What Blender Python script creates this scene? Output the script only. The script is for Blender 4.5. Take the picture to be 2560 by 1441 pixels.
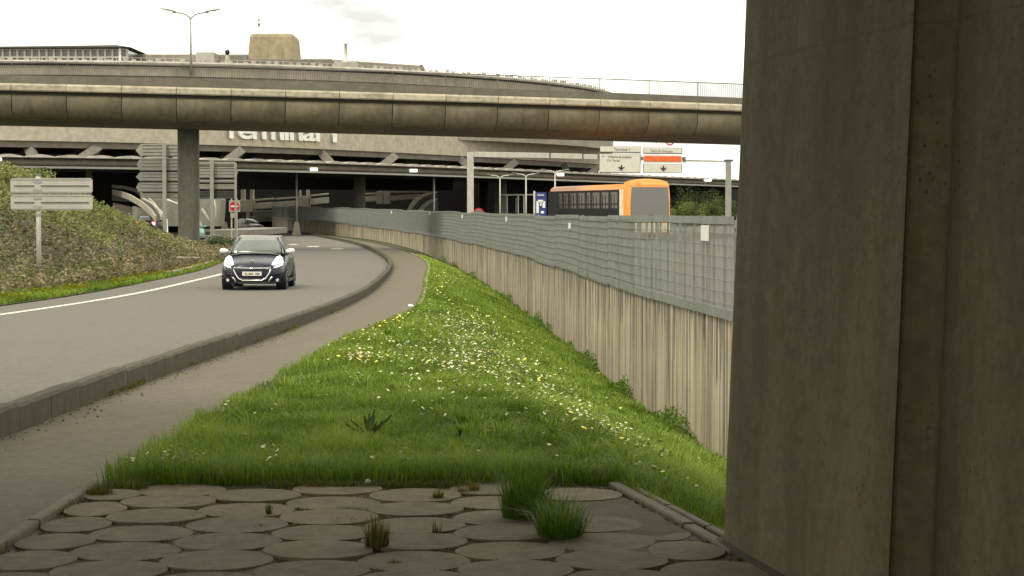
import bpy, math, random
import numpy as np
from mathutils import Vector, Matrix, noise as mnoise
random.seed(7); rng = np.random.default_rng(7)
R = math.radians
scene = bpy.context.scene
for o in list(bpy.data.objects): bpy.data.objects.remove(o)

# ------------------------------------------------------------------ camera
EYE = 1.6; F = 5000.0; PITCH = math.atan((720.5 - 533) / F)
cd = bpy.data.cameras.new('camera'); cam = bpy.data.objects.new('camera', cd); scene.collection.objects.link(cam)
cd.sensor_width = 36; cd.lens = 36 * F / 2560; cd.clip_start = 0.1; cd.clip_end = 4000
cam.location = (0, 0, EYE); cam.rotation_euler = (R(90) - PITCH, 0, 0); scene.camera = cam
# ------------------------------------------------------------------ sky, sun, exposure
w = bpy.data.worlds.new('World'); scene.world = w; w.use_nodes = True
nt = w.node_tree; nt.nodes.clear(); N = nt.nodes.new; L = nt.links.new
out = N('ShaderNodeOutputWorld'); bg = N('ShaderNodeBackground'); bg.inputs[1].default_value = 0.1
SUN_EL, SUN_AZ = R(52), R(215)
sky = N('ShaderNodeTexSky'); sky.sky_type = 'NISHITA'; sky.sun_disc = False; sky.sun_elevation = SUN_EL; sky.sun_rotation = SUN_AZ
tc = N('ShaderNodeTexCoord'); mp = N('ShaderNodeMapping'); mp.inputs['Scale'].default_value = (2.6, 2.6, 9.0); mp.inputs['Location'].default_value = (10.96, 6.92, 16.9)
n1 = N('ShaderNodeTexNoise'); n1.inputs['Scale'].default_value = 2.2; n1.inputs['Detail'].default_value = 7; n1.inputs['Roughness'].default_value = .55
cr = N('ShaderNodeValToRGB'); e = cr.color_ramp.elements
e[0].position = 0.34; e[0].color = (5.6, 5.45, 5.2, 1); e[1].position = 0.56; e[1].color = (14.8, 14.3, 11.9, 1)
mix = N('ShaderNodeMixRGB'); mix.inputs[0].default_value = 0.93
L(tc.outputs['Generated'], mp.inputs[0]); L(mp.outputs[0], n1.inputs[0]); L(n1.outputs[0], cr.inputs[0])
L(sky.outputs[0], mix.inputs[1]); L(cr.outputs[0], mix.inputs[2]); L(mix.outputs[0], bg.inputs[0]); L(bg.outputs[0], out.inputs[0])
sd = bpy.data.lights.new('sun', 'SUN'); sd.energy = 1.3; sd.angle = R(14); sd.color = (1, .95, .84)
so = bpy.data.objects.new('sun', sd); scene.collection.objects.link(so)
so.rotation_euler = (R(90) - SUN_EL, 0, R(180) - SUN_AZ)
scene.view_settings.view_transform = 'Standard'; scene.view_settings.look = 'None'
scene.view_settings.exposure = 0.68; scene.view_settings.gamma = 1.0; scene.view_settings.use_curve_mapping = False
scene.cycles.max_bounces = 6; scene.cycles.transparent_max_bounces = 12

# ------------------------------------------------------------------ helpers
def ray(px, py):
    u = (px - 1280) / F; v = (720.5 - py) / F; s, c = math.sin(PITCH), math.cos(PITCH)
    return Vector((u, c + v * s, -s + v * c))
def P(px, py, Y):                      # point of the real place at forward distance Y
    d = ray(px, py); k = Y / d.y
    return Vector((d.x * k, Y, EYE + d.z * k))
def PX(px, Y): return (px - 1280) / F * Y
def PZ(py, Y): return P(1280, py, Y).z
COL = scene.collection
def link(name, me, mats, parent=None):
    o = bpy.data.objects.new(name, me); COL.objects.link(o)
    if mats:
        for m in (mats if isinstance(mats, (list, tuple)) else [mats]): me.materials.append(m)
    if parent is not None: o.parent = parent
    return o
def tag(o, label=None, cat=None, group=None, kind=None):
    if label: o['label'] = label
    if cat: o['category'] = cat
    if group: o['group'] = group
    if kind: o['kind'] = kind
    return o
def empty(name, loc=(0, 0, 0), rz=0.0):
    o = bpy.data.objects.new(name, None); COL.objects.link(o); o.location = loc; o.rotation_euler = (0, 0, rz); return o
def inst(o, loc=None, rz=None, parent=None, scale=None):
    c = o.copy(); COL.objects.link(c)
    if parent is not None: c.parent = parent
    if loc is not None: c.location = loc
    if rz is not None: c.rotation_euler = (0, 0, rz) if not isinstance(rz, tuple) else rz
    if scale is not None: c.scale = scale
    return c
def copy_tree(o, parent=None):
    c = o.copy(); COL.objects.link(c); c.parent = parent
    for ch in [q for q in bpy.data.objects if q.parent == o and q != c]:
        if ch.parent == o: copy_tree(ch, c)
    return c
class MB:
    def __init__(s): s.v = []; s.f = []; s.m = []; s.cur = 0
    def add(s, vs, fs):
        b = len(s.v); s.v += [tuple(q) for q in vs]
        for q in fs: s.f.append(tuple(i + b for i in q)); s.m.append(s.cur)
        return s
    def box(s, x0, x1, y0, y1, z0, z1, M=None):
        vs = [Vector(q) for q in ((x0,y0,z0),(x1,y0,z0),(x1,y1,z0),(x0,y1,z0),(x0,y0,z1),(x1,y0,z1),(x1,y1,z1),(x0,y1,z1))]
        if M is not None: vs = [M @ q for q in vs]
        return s.add(vs, [(3,2,1,0),(4,5,6,7),(0,1,5,4),(1,2,6,5),(2,3,7,6),(3,0,4,7)])
    def bar(s, a, b, wx, wy=None, up=(0, 0, 1)):
        a = Vector(a); b = Vector(b); wy = wx if wy is None else wy; d = (b - a); Ln = d.length; d.normalize()
        u = Vector(up)
        if abs(d.dot(u)) > .98: u = Vector((0, 1, 0))
        x = d.cross(u).normalized(); y = x.cross(d).normalized()
        vs = []
        for p in (a, b):
            for sx, sy in ((-1,-1),(1,-1),(1,1),(-1,1)): vs.append(p + x * sx * wx / 2 + y * sy * wy / 2)
        return s.add(vs, [(0,1,2,3),(7,6,5,4),(0,4,5,1),(1,5,6,2),(2,6,7,3),(3,7,4,0)])
    def tube(s, pts, r, n=10, cap=True):
        pts = [Vector(p) for p in pts]; rr = r if isinstance(r, (list, tuple)) else [r] * len(pts); b = []
        for i, p in enumerate(pts):
            d = (pts[min(i + 1, len(pts) - 1)] - pts[max(i - 1, 0)]).normalized()
            u = Vector((0, 0, 1)) if abs(d.z) < .95 else Vector((0, 1, 0))
            x = d.cross(u).normalized(); y = x.cross(d).normalized()
            b += [p + (x * math.cos(2 * math.pi * k / n) + y * math.sin(2 * math.pi * k / n)) * rr[i] for k in range(n)]
        fs = []
        for i in range(len(pts) - 1):
            for k in range(n):
                k2 = (k + 1) % n; fs.append((i*n+k, i*n+k2, (i+1)*n+k2, (i+1)*n+k))
        if cap: fs.append(tuple(range(n))[::-1]); fs.append(tuple((len(pts)-1)*n + k for k in range(n)))
        return s.add(b, fs)
    def prism(s, poly, z0, z1, M=None):   # poly in xy, extruded z0..z1
        n = len(poly); vs = [Vector((x, y, z0)) for x, y in poly] + [Vector((x, y, z1)) for x, y in poly]
        if M is not None: vs = [M @ q for q in vs]
        return s.add(vs, [tuple(range(n))[::-1], tuple(range(n, 2*n))] + [(i, (i+1) % n, n + (i+1) % n, n + i) for i in range(n)])
    def loft(s, rings, closed=True, caps=True):
        n = len(rings[0]); vs = [q for r_ in rings for q in r_]; fs = []
        for i in range(len(rings) - 1):
            for k in range(n if closed else n - 1):
                k2 = (k + 1) % n; fs.append((i*n+k, i*n+k2, (i+1)*n+k2, (i+1)*n+k))
        if caps and closed: fs.append(tuple(range(n))[::-1]); fs.append(tuple((len(rings)-1)*n + k for k in range(n)))
        return s.add(vs, fs)
    def mesh(s, name='mesh', smooth=False):
        me = bpy.data.meshes.new(name); me.from_pydata(s.v, [], s.f); me.update()
        if any(s.m): me.polygons.foreach_set('material_index', s.m)
        if smooth: me.polygons.foreach_set('use_smooth', [True] * len(me.polygons))
        return me
    def build(s, name, mats, parent=None, smooth=False, bevel=0, seg=1):
        me = s.mesh(name, smooth); o = link(name, me, mats, parent)
        if bevel:
            b = o.modifiers.new('bevel', 'BEVEL'); b.width = bevel; b.segments = seg; b.limit_method = 'ANGLE'; b.angle_limit = R(40)
        return o
def fastmesh(name, verts, faces_n, idx, mats, parent=None, mi=None, attr=None, smooth=False):
    """verts (n,3), faces all with faces_n corners, idx flat"""
    me = bpy.data.meshes.new(name); nf = len(idx) // faces_n
    me.vertices.add(len(verts)); me.vertices.foreach_set('co', np.asarray(verts, dtype=np.float32).ravel())
    me.loops.add(len(idx)); me.loops.foreach_set('vertex_index', np.asarray(idx, dtype=np.int32))
    me.polygons.add(nf); me.polygons.foreach_set('loop_start', np.arange(nf, dtype=np.int32) * faces_n)
    if mi is not None: me.polygons.foreach_set('material_index', np.asarray(mi, dtype=np.int32))
    if smooth: me.polygons.foreach_set('use_smooth', np.ones(nf, dtype=bool))
    me.update(calc_edges=True)
    if attr is not None:
        a = me.attributes.new('tint', 'FLOAT', 'POINT'); a.data.foreach_set('value', np.asarray(attr, dtype=np.float32))
    return link(name, me, mats, parent)

# ------------------------------------------------------------------ materials
def newmat(name, col, rough=.8, metal=0, spec=.3):
    m = bpy.data.materials.new(name); m.use_nodes = True; b = m.node_tree.nodes['Principled BSDF']
    b.inputs['Base Color'].default_value = (*col, 1); b.inputs['Roughness'].default_value = rough
    b.inputs['Metallic'].default_value = metal; b.inputs['Specular IOR Level'].default_value = spec
    return m, m.node_tree, b
def mixc(nt, f, a, b, mode='MIX'):
    n = nt.nodes.new('ShaderNodeMixRGB'); n.blend_type = mode
    for i, q in ((0, f), (1, a), (2, b)):
        if hasattr(q, 'links') or isinstance(q, bpy.types.NodeSocket): nt.links.new(q, n.inputs[i])
        elif isinstance(q, (int, float)): n.inputs[i].default_value = q
        else: n.inputs[i].default_value = (*q, 1)
    return n.outputs[0]
def nz(nt, vec, scale, detail=4, rough=.55, vscale=None, loc=None):
    if vscale is not None or loc is not None:
        m = nt.nodes.new('ShaderNodeMapping'); nt.links.new(vec, m.inputs[0])
        if vscale: m.inputs['Scale'].default_value = vscale
        if loc: m.inputs['Location'].default_value = loc
        vec = m.outputs[0]
    n = nt.nodes.new('ShaderNodeTexNoise'); n.inputs['Scale'].default_value = scale; n.inputs['Detail'].default_value = detail
    n.inputs['Roughness'].default_value = rough; nt.links.new(vec, n.inputs[0]); return n.outputs[0]
def ramp(nt, f, a, b, ca=(0, 0, 0), cb=(1, 1, 1)):
    n = nt.nodes.new('ShaderNodeValToRGB'); nt.links.new(f, n.inputs[0]); e = n.color_ramp.elements
    e[0].position = a; e[0].color = (*ca, 1); e[1].position = b; e[1].color = (*cb, 1); return n.outputs[0]
def objco(nt, kind='Object'):
    return nt.nodes.new('ShaderNodeTexCoord').outputs[kind]
def posn(nt): return nt.nodes.new('ShaderNodeNewGeometry').outputs['Position']
def bump(nt, b, h, strength=.3, dist=.02):
    n = nt.nodes.new('ShaderNodeBump'); n.inputs['Strength'].default_value = strength; n.inputs['Distance'].default_value = dist
    nt.links.new(h, n.inputs['Height']); nt.links.new(n.outputs[0], b.inputs['Normal'])
def randf(nt): return nt.nodes.new('ShaderNodeObjectInfo').outputs['Random']
def rough_mat(name, c, dark=.7, scale=3, fine=60, rough=.85, streak=0, streakc=(.03, .028, .022), bumpd=.01, vary=0, bs=.4, big=.35, sscale=(5, 5, .35), mot=.07):
    """stone-like surface: broad and fine mottling, vertical run-off streaks, relief"""
    m, nt, b = newmat(name, c, rough); p = posn(nt)
    c2 = tuple(q * dark for q in c); c3 = tuple(min(1, q * (2 - dark) * .95) for q in c)
    col = mixc(nt, ramp(nt, nz(nt, p, scale, 6), .3, .7), c2, c3)
    col = mixc(nt, ramp(nt, nz(nt, p, scale * big, 3), .35, .7), col, c, 'MIX')
    f = nz(nt, p, fine, 3, .7)
    col = mixc(nt, .5, col, mixc(nt, ramp(nt, f, .25, .75), tuple(q * .75 for q in c), tuple(q * 1.2 for q in c)))
    g2 = nz(nt, p, fine * .27, 2, .6, loc=(7, 3, 1)); col = mixc(nt, .55, col, mixc(nt, ramp(nt, g2, .3, .7), tuple(q * .7 for q in c), tuple(q * 1.26 for q in c)))
    g3 = nz(nt, p, fine * .1, 4, .65, loc=(1, 9, 4)); col = mixc(nt, 1, col, ramp(nt, g3, .32, .66, (1 - mot * 1.2,) * 3, (1 + mot,) * 3), 'MULTIPLY')
    if streak:
        s = ramp(nt, nz(nt, p, 1, 6, .65, sscale), .47, .66)
        col = mixc(nt, mixc(nt, streak, (0, 0, 0), s), col, streakc)
    if vary:
        r_ = randf(nt); col = mixc(nt, vary, col, ramp(nt, r_, 0, 1, tuple(q * .55 for q in c), tuple(q * 1.35 for q in c)))
    nt.links.new(col, b.inputs['Base Color'])
    bump(nt, b, f, bs, bumpd)
    return m
def flat(name, c, rough=.5, metal=0, spec=.4, vary=.12):
    m, nt, b = newmat(name, c, rough, metal, spec); p = posn(nt)
    col = mixc(nt, ramp(nt, nz(nt, p, 2.5, 5), .3, .7), tuple(q * (1 - vary) for q in c), tuple(min(1, q * (1 + vary)) for q in c))
    nt.links.new(col, b.inputs['Base Color']); return m
def emis(name, c, s):
    m, nt, b = newmat(name, c); b.inputs['Emission Color'].default_value = (*c, 1); b.inputs['Emission Strength'].default_value = s; return m
def leafmat(name, cols, rough=.55, trans=.25, scale=.6, spec=.25):
    """cols: dark, mid, light; per-point tint attribute and broad noise choose between them"""
    m, nt, b = newmat(name, cols[1], rough, 0, spec)
    a = nt.nodes.new('ShaderNodeAttribute'); a.attribute_name = 'tint'
    c = mixc(nt, ramp(nt, a.outputs['Fac'], 0, .5), cols[0], cols[1]); c = mixc(nt, ramp(nt, a.outputs['Fac'], .5, 1), c, cols[2])
    nt.links.new(c, b.inputs['Base Color'])
    t = nt.nodes.new('ShaderNodeBsdfTranslucent'); nt.links.new(c, t.inputs[0]); ms = nt.nodes.new('ShaderNodeMixShader'); ms.inputs[0].default_value = trans
    nt.links.new(b.outputs[0], ms.inputs[1]); nt.links.new(t.outputs[0], ms.inputs[2]); nt.links.new(ms.outputs[0], nt.nodes['Material Output'].inputs[0])
    return m
M = {}
M['asphalt'] = rough_mat('asphalt', (.13, .118, .10), .86, .6, 55, .9, bumpd=.004, big=.2)
M['path'] = rough_mat('path_asphalt', (.122, .104, .072), .68, .9, 45, .9, bumpd=.006, big=.3)
M['apron'] = rough_mat('concrete_apron', (.15, .138, .12), .85, .5, 40, .9, bumpd=.004)
M['paint'] = rough_mat('road_paint', (.62, .6, .5), .8, 3, 60, .7)
M['soil'] = rough_mat('soil', (.05, .055, .022), .6, 2, 30, .95)
M['verge'] = rough_mat('verge_soil', (.06, .062, .028), .6, 1.2, 20, .95)
M['paver'] = rough_mat('paver_concrete', (.15, .124, .077), .45, 3, 70, .9, mot=.28, vary=.3, bumpd=.008, bs=.7)
M['mortar'] = rough_mat('paver_mortar', (.09, .075, .046), .4, 5, 60, .95, bumpd=.012, bs=.8)
M['pier'] = rough_mat('pier_concrete', (.165, .138, .08), .8, 1.1, 60, .85, bs=.6, streak=.35, streakc=(.07, .06, .042), bumpd=.004, sscale=(3.2, 3.2, .3))
M['viaduct'] = rough_mat('viaduct_concrete', (.158, .138, .088), .78, 1.3, 14, .85, streak=.5, streakc=(.062, .053, .034), vary=.22, sscale=(2.2, 2.2, .3))
M['coping'] = rough_mat('coping_concrete', (.44, .39, .29), .7, 1.6, 16, .85, streak=.65, streakc=(.13, .11, .08), vary=.2, sscale=(1.6, 1.6, 2.5))
M['vcore'] = rough_mat('viaduct_core', (.045, .04, .03), .8, 2, 20, .9)
M['inner'] = rough_mat('inner_beam_concrete', (.6, .56, .46), .88, .8, 8, .85)
M['round'] = rough_mat('round_pier_concrete', (.205, .20, .16), .75, .9, 12, .85, streak=.6, streakc=(.12, .11, .09), sscale=(2.5, 2.5, .25))
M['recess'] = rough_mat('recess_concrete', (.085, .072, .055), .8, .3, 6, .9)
M['fascia'] = rough_mat('fascia_concrete', (.41, .365, .29), .92, .25, 8, .85, streak=.2, streakc=(.3, .265, .21), sscale=(.8, .8, .1))
M['drum'] = rough_mat('drum_concrete', (.28, .25, .20), .8, .12, 5, .85, streak=.45, streakc=(.17, .15, .12), sscale=(.25, .25, .12))
M['rim'] = rough_mat('rim_concrete', (.42, .39, .34), .75, .5, 5, .85, streak=.5, streakc=(.17, .16, .13), sscale=(.7, .7, .6))
M['tower'] = rough_mat('tower_concrete', (.33, .275, .175), .82, .35, 6, .85, streak=.5, streakc=(.16, .135, .085), sscale=(1.1, 1.1, .2))
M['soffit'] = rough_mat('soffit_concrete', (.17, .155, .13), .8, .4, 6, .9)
M['dark'] = rough_mat('painted_void_shade', (.007, .006, .005), .8, .4, 4, .9)  # near-black: the shade of the void is put into the colour
M['canopy'] = rough_mat('canopy_concrete', (.15, .135, .1), .7, .8, 8, .85, streak=.5, streakc=(.07, .062, .045), sscale=(.6, .6, .8))
M['ramp'] = rough_mat('ramp_concrete', (.36, .33, .26), .8, .8, 8, .85, streak=.4, streakc=(.2, .18, .14))
M['greyc'] = rough_mat('grey_concrete', (.19, .182, .152), .85, .5, 8, .85, streak=.3, streakc=(.12, .11, .09))
M['edge2'] = rough_mat('paving_edge_concrete', (.16, .135, .095), .7, 3, 30, .9)
M['kerb'] = rough_mat('low_wall_concrete', (.072, .063, .04), .6, 2.2, 30, .9, streak=.7, streakc=(.05, .044, .03), vary=.1, bumpd=.01, sscale=(6, 6, .6))
M['edging'] = rough_mat('edging_concrete', (.24, .22, .17), .7, 3, 30, .9)
M['railing'] = flat('railing_steel', (.13, .12, .10), .6, .1)
M['steel'] = flat('galvanised_steel', (.30, .30, .27), .55, .25)
M['gantry'] = flat('gantry_paint', (.5, .48, .42), .5, 0)
M['signback'] = flat('sign_back_aluminium', (.40, .39, .33), .5, .15, .4, .08)
M['signback2'] = flat('sign_back_grey', (.28, .275, .24), .55, .15, .4, .12)
M['signdark'] = flat('sign_rib_dark', (.10, .098, .088), .6, .1)
M['signgreen'] = flat('sign_back_dark', (.055, .06, .05), .6)
M['mesh'] = flat('fence_grating', (.195, .205, .18), .6, .1, .4, .15)
M['white'] = flat('white_paint', (.75, .74, .7), .45)
M['signface'] = flat('sign_face', (.66, .63, .54), .5, vary=.05)
M['black'] = flat('black_print', (.03, .028, .04), .5)
M['greyprint'] = flat('grey_print', (.16, .15, .14), .5)
M['red'] = flat('sign_red', (.5, .02, .04), .5)
M['orange'] = flat('orange_panel', (.75, .13, .02), .5)
M['blue'] = flat('blue_panel', (.02, .035, .16), .5)
M['busor'] = flat('bus_orange', (.86, .31, .07), .35, 0, .5, .06)
M['buscream'] = flat('bus_cream', (.8, .72, .5), .35)
M['busdark'] = flat('bus_black', (.012, .013, .018), .3)
M['rubber'] = flat('rubber', (.02, .02, .02), .85)
M['trim'] = flat('black_trim', (.013, .012, .02), .35)
M['chrome'] = flat('chrome', (.72, .7, .66), .18, 1)
M['rimm'] = flat('wheel_alloy', (.45, .44, .42), .35, .7)
M['hl'] = emis('headlamp', (1, .95, 1), .75)
M['tl'] = emis('tail_lamp', (1, .04, .08), 1.2)
M['tlw'] = emis('tail_lamp_core', (1, .85, .85), 3)
M['lamp'] = emis('lamp_glow', (1, .97, .85), 1.6)
def glass(name, c, rough=.08):
    m, nt, b = newmat(name, c, rough, 0, .6); b.inputs['Coat Weight'].default_value = .3; return m
M['buswin'] = glass('bus_glass_reflection', (.17, .155, .13), .45); M['glass'] = glass('dark_glass', (.035, .04, .038)); M['glassg'] = glass('grey_glass', (.13, .125, .12), .3); M['wind'] = glass('windscreen_glass', (.085, .095, .08), .25)
def carpaint(name, c):
    m, nt, b = newmat(name, c, .4, .0, .3); b.inputs['Coat Weight'].default_value = .3; b.inputs['Coat Roughness'].default_value = .1; return m
M['carblue'] = carpaint('car_dark_blue', (.006, .007, .022)); M['cardark'] = carpaint('car_black', (.008, .008, .01)); M['cargreen'] = carpaint('car_green', (.16, .32, .22)); M['carpale'] = carpaint('car_pale', (.3, .27, .22))
M['grass'] = leafmat('grass_blades', ((.065, .11, .006), (.15, .235, .016), (.31, .40, .06)), trans=.35)
M['tuft'] = leafmat('tuft_blades', ((.05, .095, .008), (.11, .20, .015), (.23, .31, .06)), trans=.3)
M['olive'] = leafmat('olive_blades', ((.06, .065, .012), (.12, .13, .02), (.22, .22, .05)), trans=.3)
M['bank'] = leafmat('bank_leaves', ((.055, .05, .028), (.085, .092, .035), (.15, .18, .06)), trans=.2)
M['bush'] = leafmat('bush_leaves', ((.02, .03, .008), (.055, .075, .014), (.14, .16, .03)), trans=.2)
M['darkleaf'] = leafmat('dark_weed_leaves', ((.008, .03, .006), (.012, .045, .01), (.03, .09, .02)), trans=.15)
M['daisy'] = flat('daisy_white', (.58, .58, .36), .6); M['yolk'] = flat('dandelion_yellow', (.75, .66, .10), .6)
def pits(m):   # honeycombed pitting low on the pier and one faint pour line
    nt = m.node_tree; b = nt.nodes['Principled BSDF']; p = posn(nt); src = b.inputs['Base Color'].links[0].from_socket
    v = nt.nodes.new('ShaderNodeTexVoronoi'); v.inputs['Scale'].default_value = 26; v.inputs['Randomness'].default_value = 1; nt.links.new(p, v.inputs['Vector'])
    pit = ramp(nt, v.outputs['Distance'], .10, .22, (1, 1, 1), (0, 0, 0)); msk = ramp(nt, nz(nt, p, 1.6, 5, .6, None, (2.2, 5.1, .4)), .50, .60)
    col = mixc(nt, mixc(nt, 1, pit, msk, 'MULTIPLY'), src, (.05, .042, .024))
    big = ramp(nt, nz(nt, p, .9, 5, .6, (2, 2, .5)), .35, .68, (.72, .70, .66), (1.12, 1.12, 1.1)); col = mixc(nt, 1, col, big, 'MULTIPLY')
    s = nt.nodes.new('ShaderNodeSeparateXYZ'); nt.links.new(p, s.inputs[0]); q = nt.nodes.new('ShaderNodeMath'); q.operation = 'ADD'; nt.links.new(s.outputs[2], q.inputs[0])
    w_ = nt.nodes.new('ShaderNodeMath'); w_.operation = 'MULTIPLY'; nt.links.new(nz(nt, p, 2, 4), w_.inputs[0]); w_.inputs[1].default_value = .05; nt.links.new(w_.outputs[0], q.inputs[1])
    q2 = nt.nodes.new('ShaderNodeMath'); q2.operation = 'PINGPONG'; nt.links.new(q.outputs[0], q2.inputs[0]); q2.inputs[1].default_value = 1.17
    ln = ramp(nt, q2.outputs[0], .0, .006, (.45, .45, .45), (0, 0, 0)); col = mixc(nt, ln, col, (.06, .05, .03)); nt.links.new(col, b.inputs['Base Color'])
pits(M['pier'])
# fluted wall material: run-off stains hanging from the top, rusty foot
def wallmat():
    c = (.29, .25, .175); m, nt, b = newmat('fluted_wall_concrete', c, .9); p = posn(nt); oc = objco(nt)
    sx = nt.nodes.new('ShaderNodeSeparateXYZ'); nt.links.new(oc, sx.inputs[0])
    col = mixc(nt, ramp(nt, nz(nt, p, 1.2, 5), .3, .7), tuple(q * .55 for q in c), tuple(q * 1.25 for q in c))
    v = ramp(nt, nz(nt, p, 1, 6, .7, (6, 6, .12)), .42, .60)
    col = mixc(nt, .62, col, mixc(nt, v, (.62, .54, .38), (.15, .128, .088)))
    # stain reach: columns of noise pushed down from the top (object z = 0 is the top)
    st = nz(nt, p, 1, 3, .8, (3.2, 3.2, 0.05), (3.3, 0, 0))
    th = nt.nodes.new('ShaderNodeMath'); th.operation = 'MULTIPLY_ADD'; nt.links.new(st, th.inputs[0]); th.inputs[1].default_value = 9.0; th.inputs[2].default_value = -4.35
    ad = nt.nodes.new('ShaderNodeMath'); ad.operation = 'ADD'; nt.links.new(th.outputs[0], ad.inputs[0]); nt.links.new(sx.outputs[2], ad.inputs[1])
    col = mixc(nt, mixc(nt, .75, (0, 0, 0), ramp(nt, ad.outputs[0], .0, .1)), col, (.10, .095, .08))
    gp = nt.nodes.new('ShaderNodeSeparateXYZ'); nt.links.new(p, gp.inputs[0])
    nt.links.new(col, b.inputs['Base Color']); f = nz(nt, p, 60, 3); bump(nt, b, f, .4, .006); return m
M['wall'] = wallmat()

# ------------------------------------------------------------------ site geometry (eye is 1.6 m above the paved apron)
def hermite(xs, ys):
    xs = np.array(xs, float); ys = np.array(ys, float); m = np.gradient(ys, xs)
    def f(x):
        x = np.asarray(x, float); i = np.clip(np.searchsorted(xs, x) - 1, 0, len(xs) - 2); h = xs[i + 1] - xs[i]; t = np.clip((x - xs[i]) / h, 0, 1)
        r_ = (2*t**3-3*t**2+1)*ys[i] + (t**3-2*t**2+t)*h*m[i] + (-2*t**3+3*t**2)*ys[i+1] + (t**3-t**2)*h*m[i+1]
        return r_
    return f
def sstep(a, b, x): t = np.clip((np.asarray(x, float) - a) / (b - a), 0, 1); return t * t * (3 - 2 * t)
XK = hermite([-30, 0, 14, 30, 45, 60, 78, 107, 136, 162, 196, 240, 300], [-3.72, -3.72, -3.70, -3.52, -3.58, -3.88, -4.65, -7.25, -10.7, -14.6, -20.2, -29, -44])
XP = hermite([-30, 0, 12, 20, 29, 41, 53, 66, 76, 87, 98, 107, 136, 162, 196, 240, 300], [-2.44, -2.44, -2.42, -2.42, -2.36, -2.05, -2.35, -2.85, -3.2, -3.76, -4.7, -5.6, -9.2, -13.1, -18.7, -27.5, -42.5])
XW = hermite([-30, 5, 20, 29, 37, 48, 59, 74, 90, 107, 127, 150, 170, 197, 240, 300], [8.4, 5.3, 3.97, 3.19, 2.5, 1.93, 1.3, .22, -1.25, -3.2, -5.7, -9.3, -12.9, -18.4, -29, -46])
def XL(Y): return np.where(np.asarray(Y) < 60, -9.82, XK(Y) - 6.0 + .05)
XL = hermite([-30, 30, 60, 72, 90, 107, 136, 162, 196, 240, 300], [-9.82, -9.82, -9.85, -10.1, -11.6, -13.6, -17.1, -21, -26.6, -35.5, -50.5])
def prof(Y): return -.5 * sstep(8, 56, Y)
FT = hermite([-30, 29, 37, 59, 74, 107, 127, 150, 197, 300], [1.51, 1.51, 1.53, 1.52, 1.55, 1.66, 1.75, 1.87, 2.19, 2.9])   # fence top
WB = hermite([-30, 29, 47, 62, 75, 92, 103, 115, 127, 150, 200, 300], [-2.14, -2.12, -2.1, -2.08, -1.95, -1.65, -1.4, -1.12, -.88, -.62, -.5, -.5])
def XC(Y): return np.interp(Y, [0, 12, 20, 30, 45, 60, 80, 120, 300], [.8, .62, -.3, -1.2, -1.9, -2.45, -3.3, -9, -60])
def g_swale(X, Y):
    X = np.asarray(X, float); Y = np.asarray(Y, float)
    xp, xw = XP(Y), XW(Y); xc = np.maximum(XC(Y), xp + .2); xc = np.minimum(xc, xw - .3)
    t = np.clip((X - xc) / (xw - xc), 0, 1.1); b = prof(Y)
    return b + (WB(Y) - b) * (t ** 1.15) - .01
XT = hermite([-30, 40, 70, 94, 110, 130], [-12.8, -12.8, -12.6, -13.9, -16.0, -19.0])
def g_bank(X, Y):
    X = np.asarray(X, float); Y = np.asarray(Y, float); t = np.clip(XT(Y) - X, 0, None)
    h = 4.1 * (1 - np.exp(-t * .62 / 4.1 - (t * .62 / 4.1) ** 3)); h = h * (1 - .95 * sstep(77, 111, Y))
    return prof(Y) + h
def hitY(px, py, g=g_swale):           # where the sight line meets the terrain
    d = ray(px, py); ys = np.arange(8.5, 260, .05); xs = d.x / d.y * ys; zs = EYE + d.z / d.y * ys
    k = np.argmax(zs < g(xs, ys)); return float(xs[k]), float(ys[k]), float(g(xs[k], ys[k]))
def strip(name, Ys, cols, mat, parent=None, kind='structure', smooth=True):
    """cols: list of functions of Y returning (x,z) arrays"""
    n = len(Ys); k = len(cols); V = np.zeros((n, k, 3))
    for j, c in enumerate(cols):
        x, z = c(Ys); V[:, j, 0] = x; V[:, j, 1] = Ys; V[:, j, 2] = z
    i, j = np.meshgrid(np.arange(n - 1), np.arange(k - 1), indexing='ij'); a = (i * k + j).ravel()
    idx = np.stack([a, a + 1, a + k + 1, a + k], 1).ravel()
    o = fastmesh(name, V.reshape(-1, 3), 4, idx, mat, parent, smooth=smooth)
    if kind: o['kind'] = kind
    return o
YS = np.concatenate([np.arange(-20, 110, 1.0), np.arange(110, 302, 3.0)])
M['bankgreen'] = leafmat('bank_green_leaves', ((.06, .068, .018), (.17, .19, .055), (.33, .35, .12)), trans=.2)
M['bankbrown'] = leafmat('bank_brown_leaves', ((.055, .046, .028), (.18, .15, .085), (.31, .26, .14)), trans=.15)
M['tuftg'] = leafmat('dark_green_leaves', ((.025, .045, .01), (.05, .085, .015), (.1, .14, .03)), trans=.2)
# ================================================================== the setting
def cst(v): return lambda Y: v + 0 * np.asarray(Y, float)
g0 = MB(); g0.add([(-1500, -300, -3.2), (1500, -300, -3.2), (1500, 2500, -3.2), (-1500, 2500, -3.2)], [(0, 1, 2, 3)])
tag(g0.build('ground', M['verge']), kind='structure')
def frac(fa, fb, t): return lambda Y: fa(Y) + (fb(Y) - fa(Y)) * t
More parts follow.
